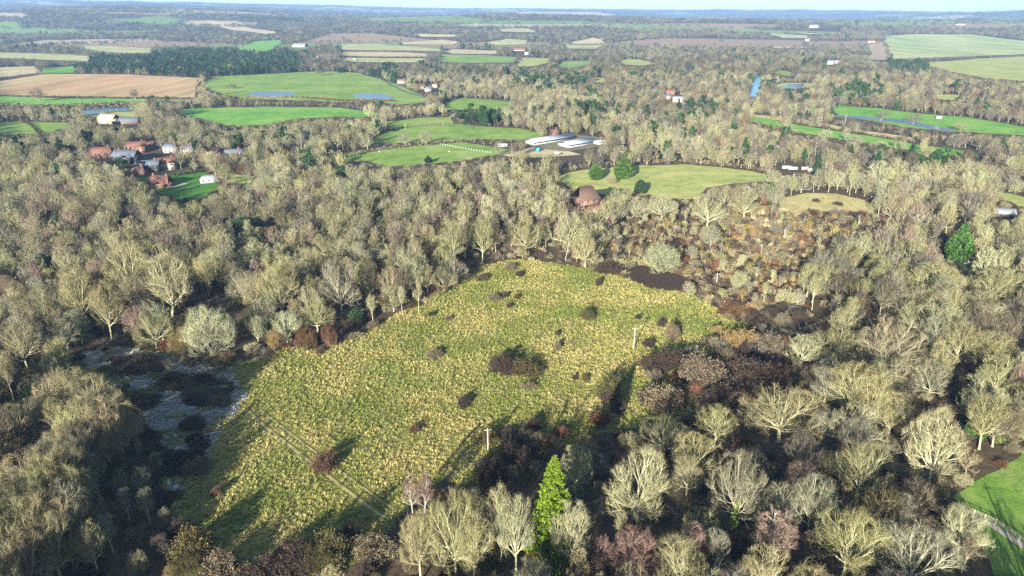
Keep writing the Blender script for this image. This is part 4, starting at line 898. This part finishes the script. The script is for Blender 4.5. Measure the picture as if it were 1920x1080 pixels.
def house(name, label, px, py, wpx, roofm, wallm, rot=0, depth=.62, hip=0.0, storeys=2, chim=1, wing=0, cat='house', detail=True, pitch=.75, group='houses among the winter woods', wscale=1):
    x, y, z = ground(px, py); dep = y * cp + (CAMH - z) * sp; w = wpx * dep / F * wscale; d = w * depth; hw = 2.6 * storeys if w > 9 else w * .32; hr = d * .5 * pitch
    r = tag(empty(name, (x, y, z), math.radians(rot)), label, cat, group)
    def body(x0, x1, y0, y1, h, hip_, tagx):
        g = Geo(); box(g, x0, x1, y0, y1, -.5, h); dy = (y1 - y0) / 2; ym = (y0 + y1) / 2
        rr = dy * pitch
        if hip_ < .2:
            k = [g.n + i for i in range(6)]
            g.add([(x0, y0, h), (x0, y1, h), (x0, ym, h + rr), (x1, y0, h), (x1, y1, h), (x1, ym, h + rr)], [(0, 2, 1, 1), (3, 4, 5, 5)][:0] or [(0, 0, 2, 1), (3, 4, 5, 5)])
        link('wall', g.mesh('wall', wallm), r)
        g = Geo(); e = .45; t = .22; hx0 = x0 - e + (0 if hip_ < .2 else hip_ * dy); hx1 = x1 + e - (0 if hip_ < .2 else hip_ * dy)
        zz = h - e * pitch + .06
        top = [(x0 - e, y0 - e, zz + t), (x1 + e, y0 - e, zz + t), (x1 + e, y1 + e, zz + t), (x0 - e, y1 + e, zz + t), (hx0, ym, h + rr + t), (hx1, ym, h + rr + t)]
        low = [(p[0], p[1], p[2] - t) for p in top]
        g.add(top + low, [(0, 1, 5, 4), (2, 3, 4, 5), (3, 0, 4, 4), (1, 2, 5, 5), (7, 6, 10, 11), (9, 8, 11, 10), (6, 9, 10, 10), (8, 7, 11, 11), (0, 6, 7, 1), (1, 7, 8, 2), (2, 8, 9, 3), (3, 9, 6, 0)])
        return link('roof', g.mesh('roof', roofm), r), h + rr
    rf, top = body(-w / 2, w / 2, -d / 2, d / 2, hw, hip, 0)
    if wing:
        ww = w * .36; sx = wing * w * .25
        # a gabled wing towards the camera: ridge along y
        g = Geo(); y0 = -d / 2 - w * .26; h2 = hw * .97; rr = ww / 2 * pitch; box(g, sx - ww / 2, sx + ww / 2, y0, -d / 2 + .02, -.5, h2)
        g.add([(sx - ww / 2, y0, h2), (sx + ww / 2, y0, h2), (sx, y0, h2 + rr)], [(0, 1, 2, 2)]); link('wing', g.mesh('wing', wallm), r)
        g = Geo(); e = .4; t = .2; zz = h2 - e * pitch
        P_ = [(sx - ww / 2 - e, y0 - e, zz), (sx, y0 - e, h2 + rr), (sx + ww / 2 + e, y0 - e, zz), (sx - ww / 2 - e, 0, zz), (sx, 0, h2 + rr), (sx + ww / 2 + e, 0, zz)]
        g.add([(a, b_, c_ + t) for a, b_, c_ in P_] + P_, [(0, 1, 4, 3), (1, 2, 5, 4), (6, 9, 10, 7), (7, 10, 11, 8), (0, 6, 7, 1), (1, 7, 8, 2), (0, 3, 9, 6), (2, 8, 11, 5)])
        link('wing_roof', g.mesh('wing_roof', roofm), r)
    for i in range(chim):
        g = Geo(); cx = (-.3 + .6 * i) * w if chim > 1 else w * .32; box(g, cx - .45, cx + .45, -.4, .4, hw, top + 1.1); box(g, cx - .55, cx + .55, -.5, .5, top + 1.1, top + 1.3)
        for k in (-.2, .2): box(g, cx + k - .12, cx + k + .12, -.12, .12, top + 1.3, top + 1.75)
        link('chimney', g.mesh('chimney', BRICK), rf)
    if detail and w > 7:
        n = max(2, int(w / 3.2))
        for s_ in range(storeys):
            for i in range(n):
                wx = -w / 2 + w * (i + .5) / n
                if wing and abs(wx - wing * w * .25) < w * .2: continue
                if s_ == 0 and i == n // 2 and cat == 'house':
                    g = Geo(); box(g, wx - .5, wx + .5, -d / 2 - .08, -d / 2 + .05, 0, 2.1); dr_ = link('door', g.mesh('door', TIMBER), r); continue
                g = Geo(); zc = 1.5 + 2.6 * s_; box(g, wx - .65, wx + .65, -d / 2 - .07, -d / 2 + .05, zc - .65, zc + .65); wn = link('window', g.mesh('window', WHITE), r)
                g = Geo(); box(g, wx - .55, wx - .04, -d / 2 - .10, -d / 2 - .06, zc - .55, zc + .55); box(g, wx + .04, wx + .55, -d / 2 - .10, -d / 2 - .06, zc - .55, zc + .55); link('pane', g.mesh('pane', GLASS), wn)
        if wing:
            wx = wing * w * .25; yw = -d / 2 - w * .26
            for s_ in range(storeys):
                g = Geo(); zc = 1.5 + 2.6 * s_; box(g, wx - .9, wx + .9, yw - .07, yw + .05, zc - .65, zc + .65); wn = link('window', g.mesh('window', WHITE), r)
                g = Geo(); box(g, wx - .8, wx - .04, yw - .10, yw - .06, zc - .55, zc + .55); box(g, wx + .04, wx + .8, yw - .10, yw - .06, zc - .55, zc + .55); link('pane', g.mesh('pane', GLASS), wn)
    return r
house('brick_house', 'big brick house with a steep hipped tiled roof behind the pale oaks', 1097, 386, 44, RUST, BRICK, 22, .85, .55, 2, 1, 0, pitch=1.15)
house('house_annexe', 'low brick annexe with a dark flat pitched roof beside the big brick house', 1116, 397, 34, RUST, BRICK, 16, .55, 0, 1, 1, 1, pitch=.6, cat='annexe')
house('hipped_house', 'long house with red hipped roof and chimney on the hamlet\'s green lawn', 303, 347, 46, CLAY, BRICK, -12, .5, .6, 1, 2, 1, pitch=.95)
house('hamlet_house', 'bright red roofed house with white gables, in the middle of the hamlet', 313, 316, 34, CLAY, RENDER_W, 25, .6, 0, 2, 1, 1)
house('hamlet_house', 'slate blue roofed house left of the bright red roofed house', 280, 321, 40, SLATE, TIMBER, 10, .5, 0, 2, 1, -1)
house('hamlet_house', 'large dark slate house in shade at the hamlet\'s left side', 240, 303, 44, SLATE, TIMBER, -6, .6, 0, 2, 2, 1)
house('hamlet_house', 'dull red house in tree shadow below the large dark slate house', 256, 326, 36, RUST, BRICK, 4, .55, .5, 1, 1)
house('hamlet_house', 'leftmost hamlet house, orange tiled roof half hidden by trees', 192, 296, 40, CLAY, BRICK, 15, .55, .4, 2, 1)
house('hamlet_house', 'red gabled house behind the slate roofs of the hamlet', 258, 284, 32, CLAY, BRICK, 30, .6, 0, 2, 1, 1)
house('hamlet_house', 'small house with white gable, topmost of the hamlet', 281, 276, 17, CLAY, RENDER_W, 70, .8, 0, 2, 0)
house('hamlet_house', 'left of two slate roofed houses with pale walls behind the hamlet', 323, 286, 25, SLATE, RENDER_W, -5, .6, .5, 2, 1)
house('hamlet_house', 'right of two slate roofed houses with pale walls behind the hamlet', 353, 288, 22, SLATE, RENDER_W, 5, .6, .5, 2, 1)
house('hamlet_house', 'beige gabled house among trees right of the two slate houses', 405, 296, 26, RUST, CREAM, 80, .8, 0, 2, 1)
house('hamlet_house', 'dark roofed house at the hamlet\'s right end', 440, 297, 30, SLATE, TIMBER, 10, .5, 0, 2, 1)
house('garden_pavilion', 'grey roofed white pavilion on the hamlet lawn', 393, 341, 30, GREYR, WHITE, 18, .6, .6, 1, 0, cat='pavilion', pitch=.6)
house('shed', 'low grey shed at the green pasture\'s left tip', 525, 300, 22, GREYR, TIMBER, -4, .5, 0, 1, 0, cat='shed', pitch=.4)
house('farm_building', 'cream gabled farm building by the long pond', 206, 231, 34, CREAM, CREAM, -15, .6, 0, 2, 1, cat='barn')
house('farm_building', 'dark roofed farmhouse with red end by the long pond', 244, 231, 34, SLATE, BRICK, 8, .55, 0, 1, 1, cat='barn')
house('shed', 'white tent shaped shed in the trees at the photo\'s left edge', 10, 304, 8, WHITE, WHITE, 20, .8, 0, 1, 0, cat='shed', detail=False)
house('red_house', 'single red house behind the long greenhouses', 1037, 254, 17, CLAY, BRICK, 12, .8, 0, 2, 1, pitch=.9)
house('roadside_house', 'white house by the lane end, right of the ponds', 790, 168, 13, CLAY, RENDER_W, 10, .7, 0, 2, 1)
house('roadside_house', 'small white house left along the lane by the ponds', 753, 157, 14, CLAY, RENDER_W, -10, .6, 0, 2, 1)
house('roadside_house', 'white house nearest the lane junction below the ponds\' trees', 803, 172, 13, SLATE, RENDER_W, 25, .7, 0, 2, 1)
house('roadside_house', 'pinkish house behind the lane junction', 817, 164, 11, CLAY, CREAM, 60, .8, 0, 2, 1)
FAR = [(973,95,26,CLAY,RENDER_W,'long red roofed farm beyond the far pastures'),(988,103,9,GREYR,RENDER_W,'small white outbuilding below the long red roofed farm'),(1257,178,16,CLAY,BRICK,'red house in the wood right of the dark conifers'),(1227,176,14,SLATE,RENDER_W,'slate house left of the red woodland house'),
 (1250,187,16,SLATE,RENDER_W,'pale house below the red woodland house'),(1270,192,18,GREYR,CREAM,'wide cream building at the woodland hamlet\'s lower right'),(1287,194,12,GREYR,WHITE,'white shed next to the wide cream building'),(1180,111,6,GREYR,RENDER_W,'white cottage on a small far green field'),
 (1553,121,18,GREYR,RENDER_W,'long white house under the dark hillside wood'),(1570,119,9,GREYR,CREAM,'cream house right of the long white house'),(1450,125,12,SLATE,RENDER_W,'white lodge beside a rounded evergreen'),(1647,146,16,GREYR,RENDER_W,'white bungalow in trees under the hill fields'),
 (1633,80,12,CLAY,CREAM,'cream house on top of the pinkish fallow field'),(1547,178,12,GREYR,CREAM,'cream lodge beside the round conifer by the pools'),(1513,77,8,GREYR,RENDER_W,'white farm on the far pale field'),(1800,47,16,RUST,CREAM,'row of pinkish buildings on the right hand skyline'),(1525,52,16,GREYR,CREAM,'cream barn on the far stubble'),
 (563,88,26,GREYR,RENDER_W,'large pale hall right of the playing field'),(523,72,10,GREYR,RENDER_W,'white house at the playing field\'s top corner'),(600,110,12,GREYR,RENDER_W,'white cottage below the pale hall'),(612,130,9,CLAY,CREAM,'pink narrow house at the conifer wood\'s right end'),(430,50,6,GREYR,RENDER_W,'white speck of a house above the brown slope'),
 (40,48,10,GREYR,RENDER_W,'white house far off at the upper left'),(560,64,10,GREYR,RENDER_W,'white house right of the brown slope'),(492,73,8,SLATE,RENDER_W,'small pale house left of the playing field\'s top'),(1457,282,22,GREYR,TIMBER,'grey roofed barn hidden in the wood right of the yellowed pasture'),
 (1760,222,9,GREYR,WHITE,'little white hut in the water meadow'),(1880,406,34,GREYR,TIMBER,'big pale grey roof at the photo\'s right edge'),(1912,324,20,GREYR,TIMBER,'grey shed roof at the right edge above the pale field'),(1908,498,24,SLATE,BRICK,'dark roofed house at the right edge behind the cypress'),(1810,494,10,WHITE,WHITE,'white shed at the foot of the green cypress'),
 (1280,177,8,CLAY,RENDER_W,'small red roof behind the woodland hamlet'),(665,112,6,GREYR,RENDER_W,'white barn at the pale field\'s left end'),(1305,58,10,GREYR,RENDER_W,'white sheds on the far pale plain')]
for px, py, wpx, rm, wm, lb in FAR: house('far_house' if wpx > 9 else 'far_cottage', lb, px, py, wpx, rm, wm, random.uniform(-25, 25), .55, 0, 2 if wpx < 20 else 1, 1 if wpx in (26, 16) else 0, detail=py > 300, cat='building', group='scattered buildings of the far country')
def longhouse(label, p0, p1, depth, h, rise, nbay):
    a = Vector(ground(*p0)); b_ = Vector(ground(*p1)); L = (b_ - a).length; r = tag(empty('greenhouse', a, math.atan2((b_ - a).y, (b_ - a).x)), label, 'greenhouse', 'greenhouses by the pastures')
    g = Geo(); box(g, 0, L, 0, .3, -.3, h * .35); box(g, 0, L, depth - .3, depth, -.3, h); box(g, 0, .3, .3, depth - .3, -.3, h); box(g, L - .3, L, .3, depth - .3, -.3, h); link('wall', g.mesh('wall', WHITE), r)
    g = Geo(); m = depth / 2; g.add([(-.4, -.5, h), (L + .4, -.5, h), (L + .4, m, h + rise), (-.4, m, h + rise), (-.4, depth + .5, h), (L + .4, depth + .5, h)] + [(-.4, -.5, h - .15), (L + .4, -.5, h - .15), (L + .4, m, h + rise - .15), (-.4, m, h + rise - .15), (-.4, depth + .5, h - .15), (L + .4, depth + .5, h - .15)],
        [(0, 1, 2, 3), (3, 2, 5, 4), (7, 6, 9, 8), (8, 9, 10, 11), (0, 6, 7, 1), (4, 5, 11, 10), (0, 3, 9, 6), (3, 4, 10, 9), (1, 7, 8, 2), (2, 8, 11, 5)])
    for i in range(nbay + 1): x = L * i / nbay; g.add([(x - .1, -.5, h + .05), (x + .1, -.5, h + .05), (x + .1, m, h + rise + .05), (x - .1, m, h + rise + .05)], [(0, 1, 2, 3)])
    link('roof', g.mesh('roof', PANEL), r)
    for i in range(nbay):
        x0 = L * i / nbay + .5; x1 = L * (i + 1) / nbay - .5; g = Geo(); box(g, x0, x1, .08, .22, h * .35, h - .2); link('bay_opening', g.mesh('bay_opening', GLASS), r)
longhouse('long white roofed greenhouse, the larger and left of two', (1001, 272), (1078, 260), 11, 2.2, 2.6, 9)
longhouse('shorter white roofed greenhouse, right of the long one', (1066, 277), (1120, 268), 13, 2.2, 2.2, 6)
longhouse('small flat greenhouse at the right end of the row', (1122, 271), (1148, 267), 9, 2, .7, 4)
def boxcar(name, label, px, py, L, H, W, m, rot, cat, wheels=2):
    r = tag(empty(name, ground(px, py), math.radians(rot)), label, cat, 'vehicles and trailers on the farmland'); g = Geo(); k = .18
    v = []; 
    for z, s in ((.55, 1), (H * .8, 1), (H, .93)): v += [(-L / 2 * s, -W / 2 * s, z), (L / 2 * s, -W / 2 * s, z), (L / 2 * s, W / 2 * s, z), (-L / 2 * s, W / 2 * s, z)]
    q = [(3, 2, 1, 0), (8, 9, 10, 11)] + [(a + o, (a + 1) % 4 + o, (a + 1) % 4 + o + 4, a + o + 4) for o in (0, 4) for a in range(4)]
    g.add(v, q); link('body', g.mesh('body', m), r)
    for i in range(2): 
        x0 = -L * .32 + i * L * .42; g = Geo(); box(g, x0, x0 + L * .2, -W / 2 - .03, -W / 2 + .05, H * .5, H * .72); link('window', g.mesh('window', GLASS), r)
    for sx in ((-.3, .3) if wheels > 1 else (0,)):
        for sy in (-1, 1):
            g = Geo(); P_ = np.array([[[sx * L, sy * (W / 2 - .2), .36], [sx * L, sy * (W / 2 - .02), .36]]]); tubes(g, P_, np.full((1, 2), .36), 12, np.array([.5])); tubes(g, P_ + [[[0, sy * .001, 0]]], np.array([[.36, .02]]), 12, np.array([.5])); link('wheel', g.mesh('wheel', TYRE), r)
boxcar('trailer', 'long white trailer parked by the bright pasture\'s right end', 942, 276, 9, 3.1, 2.5, WHITE, 2, 'trailer')
boxcar('white_van', 'white van parked below the long greenhouse', 1045, 290, 5.4, 2.3, 2, WHITE, 15, 'van')
boxcar('blue_truck', 'blue farm truck in front of the long greenhouse', 1010, 284, 5, 3, 2.2, BLUEM, 60, 'truck')
for px, py, lb in [(1474,317,'white caravan, leftmost in the clearing right of the yellowed pasture'),(1486,319,'white caravan next to the leftmost one in the wood clearing'),(1510,319,'grey white caravan in the middle of the wood clearing'),(1522,322,'low white caravan near the clearing\'s middle'),(1556,334,'white caravan lower right in the wood clearing'),(1582,331,'rightmost white caravan by the pale green strip')]:
    boxcar('caravan', lb, px, py, 6.5, 2.5, 2.3, WHITE, random.uniform(-30, 30), 'caravan', 1)
g = Geo()
for i in range(12): box(g, (i % 6) * 9, (i % 6) * 9 + 7.5, (i // 6) * 9, (i // 6) * 9 + 4, 1.0 + 0 * i, 1.12); 
x, y, z = ground(1692, 150); o = link('solar_array', g.mesh('solar_array', SOLAR), None, (x, y, z)); tag(o, 'rows of blue solar panels in front of the hillside conifers', 'solar panels')
# poles
def pole(label, bx, by, ty, lines=True):
    x, y, h = height_from(bx, by, ty); r = tag(empty('utility_pole', (x, y, 0), random.uniform(-.3, .3)), label, 'pole', 'wooden poles across the country')
    g = Geo(); tubes(g, np.array([[[0, 0, -.3], [0, 0, h * .5], [0, 0, h]]]), np.array([[.2, .18, .16]]), 8, np.array([.5])); link('post', g.mesh('post', POLEM, True), r)
    g = Geo(); box(g, -.95, .95, -.17, -.11, h - .55, h - .4); ca = link('crossarm', g.mesh('crossarm', POLEM), r)
    for k in (-.85, 0, .85): g = Geo(); tubes(g, np.array([[[k, -.14, h - .4], [k, -.14, h - .18]]]), np.array([[.06, .04]]), 6, np.array([.5])); link('insulator', g.mesh('insulator', WHITE), ca)
    return Vector((x, y, h))
pole('pale utility pole standing in the meadow with a long shadow', 1188, 655, 614)
pole('utility pole in the shaded hollow below the meadow', 915, 845, 803)
pole('utility pole in scrub right of the dark bare patch', 1343, 535, 512)
pole('utility pole in red brown scrub, second up the slope', 1426, 480, 458)
pole('utility pole higher in the scrub, third up the slope', 1470, 447, 430)
pole('utility pole near the straw coloured pasture, topmost in the scrub', 1609, 424, 404)
pole('lone pale pole in the middle green pasture', 760, 243, 231)
pole('pole beside the river behind the long green strip', 1583, 239, 216)
pole('left goal of the far playing field\'s floodlights', 452, 94, 85); pole('right floodlight pole at the far playing field', 461, 90, 79)
r_ = tag(empty('utility_pole', (106.5, 114, 0)), 'utility pole outside the lower right corner, its shadow crossing the paddock', 'pole', 'wooden poles across the country')
g = Geo(); tubes(g, np.array([[[0, 0, -.3], [0, 0, 9.2]]]), np.array([[.19, .14]]), 8, np.array([.5])); link('post', g.mesh('post', POLEM, True), r_)
g = Geo(); box(g, -.95, .95, -.17, -.11, 8.6, 8.75); link('crossarm', g.mesh('crossarm', POLEM), r_)
def fence(label, pts, gap, h, rails, m, w=.09):
    W_ = [Vector(ground(*p)) for p in pts]; r = tag(empty('post_and_rail_fence', W_[0]), label, 'fence', 'field fences'); o = W_[0]; n = 0
    gr = Geo()
    for a, b_ in zip(W_, W_[1:]):
        L = (b_ - a).length; k = max(1, round(L / gap)); t = (b_ - a) / L
        for i in range(k):
            p = a + t * (L * i / k) - o; g = Geo(); box(g, p.x - w, p.x + w, p.y - w, p.y + w, -.2, h + .1); link('post', g.mesh('post', m), r)
        for z in rails: P_ = np.array([[list(a - o + Vector((0, 0, z))), list(b_ - o + Vector((0, 0, z)))]]); tubes(gr, P_, np.full((1, 2), .05), 4, np.array([.5]))
    if gr.n: link('rails', gr.mesh('rails', m), r)
fence('pale post and rail fence beside the gravel track along the lower right paddock', [(1752, 936), (1806, 956), (1866, 982), (1926, 1022), (2000, 1075)], 2.0, 1.25, (.45, .85, 1.2), WOODM, .10)
fence('line of short white posts crossing the lower bright pasture', [(826, 271), (868, 279), (905, 285), (925, 288)], 3.2, 1.1, (.9,), WHITE, .2)
fence('long post fence along the brown verge of the green strip', [(1400, 216), (1480, 223), (1613, 247), (1712, 261)], 9, 1.3, (1.1,), WOODM, .12)
# grazing animals: one skinned body, copied
def animal(name, m, L, H):
    me = bpy.data.meshes.new(name); P_ = [(0, 0, H * .66), (-.45 * L, 0, H * .70), (.42 * L, 0, H * .70), (.62 * L, 0, H * .5), (.74 * L, 0, H * .18)]; E = [(0, 1), (0, 2), (2, 3), (3, 4)]; R_ = [.23 * H, .2 * H, .19 * H, .1 * H, .08 * H]
    for sx, root in ((-.40, 1), (.38, 2)):
        for sy in (-1, 1):
            i = len(P_); P_ += [(sx * L, sy * .12 * H, H * .36), (sx * L + .02, sy * .12 * H, 0)]; E += [(root, i), (i, i + 1)]; R_ += [.07 * H, .045 * H]
    me.from_pydata([Vector(p) for p in P_], E, []); o = link(name, me); md = o.modifiers.new('skin', 'SKIN')
    for i, v in enumerate(me.skin_vertices[0].data): v.radius = (R_[i], R_[i]); v.use_root = i == 0
    bpy.context.view_layer.update(); e = o.evaluated_get(bpy.context.evaluated_depsgraph_get()); nm = bpy.data.meshes.new_from_object(e); nm.materials.clear(); nm.materials.append(m); bpy.data.objects.remove(o); return nm
COW = animal('cow', HORSE, 2.2, 1.5); SHEEP = animal('sheep', WOOL, 1.2, .9)
for i, px in enumerate((868, 875, 883, 890, 893, 897, 904, 912)):
    o = link('cow', COW, None, ground(px, 107 + (i * 7 % 3))); o.rotation_euler = (0, 0, i * 1.7); tag(o, 'dark cow grazing in the small herd on the far green pasture', 'cow', 'herd of dark cattle')
for i, (px, py) in enumerate([(842, 285), (711, 284), (830, 234)]):
    o = link('sheep', SHEEP, None, ground(px, py)); o.rotation_euler = (0, 0, i * 2.1); tag(o, ('white sheep in the middle of the lower bright pasture', 'white sheep at the hedge left of the lower pasture', 'white sheep by the hedge of the upper pasture')[i], 'sheep', 'white sheep')
# hedges between the fields
def hedge(label, pts, w, h, tn):
    W_ = [Vector(ground(*p)) for p in pts]; r = np.random.default_rng(len(label)); g = Geo(); C = []
    for a, b_ in zip(W_, W_[1:]):
        L = (b_ - a).length; n = min(900, int(L * 3)); t = r.random(n)[:, None]; c_ = np.array(a)[None] * (1 - t) + np.array(b_)[None] * t
        C.append(c_ + np.stack([r.normal(0, w * .3, n), r.normal(0, w * .3, n), h * r.random(n) ** .8 * (.7 + .5 * vnoise(c_[:, 0] / 6, c_[:, 1] / 6, 3))], -1))
    C = np.concatenate(C); leaves(g, r, C, .9 if w < 4 else 1.3, unit(r.normal(0, 1, C.shape) + [0, 0, .4]), .3, 4, flat_=.4)
    o = link('hedge', g.mesh('hedge', M_TWIG)); o['tint'] = TINT[tn]; tag(o, label, 'hedge', 'hedges between fields')
for lb, pts, w, h, tn in [('dark hedge curving round the ploughed field\'s right end', [(398,145),(378,156),(370,166),(372,182)], 3, 3, 'dark'),('hedge between the two middle green pastures', [(650,296),(700,284),(780,274),(850,268),(905,264)], 3, 2.6, 'brown'),('hedge dividing the far pale fields, left one', [(838,92),(820,104),(800,118)], 4, 4, 'dark'),
 ('short dark hedge between two far green fields', [(974,107),(964,121)], 4, 4, 'dark'),('short dark hedge at the far right green field', [(1054,113),(1037,128)], 4, 4, 'dark'),('trimmed green hedge on the hamlet lawn', [(325,331),(390,321)], 2, 2.2, 'deep'),('long dark hedge under the yellowed pasture\'s back edge', [(1033,326),(1100,314),(1180,307),(1280,304),(1347,309),(1412,317),(1462,330)], 3, 2.6, 'brown'),
 ('hedge below the ploughed field and its green margin', [(0,199),(93,200),(250,196),(365,190)], 4, 3.5, 'brown'),('hedge along the pale strip on the hill', [(1673,114),(1723,113),(1780,110),(1827,108)], 5, 5, 'mauve'),('dark hedge along the river verge', [(1480,232),(1613,252),(1712,268)], 3, 2.4, 'dark'),('hedge between far pale and tan fields', [(640,96),(740,96),(828,98)], 4, 3, 'brown'),('hedge between tan and green far fields', [(640,107),(720,108),(800,108)], 4, 3, 'dark'),
 ('hedge separating the two hedged green pastures in the centre', [(690,240),(735,243),(790,236),(847,233)], 2, 1.2, 'brown'),('reed fringe along the golf pond\'s lower shore', [(560,183),(640,189),(740,190)], 5, 2, 'rust'),('reed fringe on the left golf pond', [(462,182),(510,184),(552,182)], 4, 1.6, 'ochre'),('thorn hedge along the lane', [(842,186),(831,198),(824,208)], 3, 3, 'dark'),('dark hedge left of the lane', [(828,186),(818,198),(808,212)], 3, 3.5, 'dark'),('low hedge across the far left pasture', [(37,226),(60,236),(77,254)], 2, 1.8, 'dark'),('bank of brambles crossing the left pastures', [(13,222),(130,226),(160,229),(225,224)], 4, 2.4, 'mauve')]:
    hedge(lb, pts, w, h, tn)

# ------------------------------------------------------------------ air, sky, sun
HZ, nt, b = mat('haze_air'); nt.nodes.remove(b)
pv = N(nt, 'ShaderNodeVolumePrincipled'); pv.inputs['Color'].default_value = (.33, .58, 1.0, 1); pv.inputs['Density'].default_value = HAZE = 7.0e-5; pv.inputs['Anisotropy'].default_value = .0
nt.links.new(pv.outputs[0], nt.nodes['Material Output'].inputs['Volume'])
bm = bmesh.new(); bmesh.ops.create_cube(bm, size=1)
for v in bm.verts: v.co = Vector((v.co.x * 33000, v.co.y * 16600 + 7600, (v.co.z + .5) * 472 - 1.5))
me = bpy.data.meshes.new('haze'); bm.to_mesh(me); bm.free(); me.materials.append(HZ)
tag(link('haze', me), 'thin blue winter haze over the far country', 'haze', None, 'stuff')
ELEV = math.radians(15); AZ = math.radians(20)
sd = bpy.data.lights.new('sun', 'SUN'); so = bpy.data.objects.new('sun', sd); COL.objects.link(so)
sd.energy = 5.0; sd.angle = math.radians(.5); sd.color = (1, .945, .85)
toward = Vector((-math.sin(AZ) * math.cos(ELEV), -math.cos(AZ) * math.cos(ELEV), math.sin(ELEV)))
so.rotation_euler = toward.to_track_quat('Z', 'Y').to_euler(); so.location = (0, -50, 200)
w = bpy.data.worlds.new('World'); S.world = w; w.use_nodes = True; nt = w.node_tree
sk = nt.nodes.new('ShaderNodeTexSky'); sk.sky_type = 'NISHITA'; sk.sun_disc = False; sk.sun_elevation = ELEV; sk.sun_rotation = math.radians(180) + AZ
sk.altitude = 100; sk.air_density = 1.0; sk.dust_density = .6; sk.ozone_density = 1.5
nt.links.new(sk.outputs[0], nt.nodes['Background'].inputs[0]); nt.nodes['Background'].inputs[1].default_value = .058
S.view_settings.view_transform = 'Standard'; S.view_settings.look = 'None'; S.view_settings.exposure = 1.93; S.view_settings.gamma = 1
S.render.engine = 'CYCLES'; c = S.cycles
c.max_bounces = 4; c.diffuse_bounces = 2; c.glossy_bounces = 2; c.volume_bounces = 0; c.transmission_bounces = 2; c.use_denoising = False
c.caustics_reflective = False; c.caustics_refractive = False; S.render.filter_size = 1.0
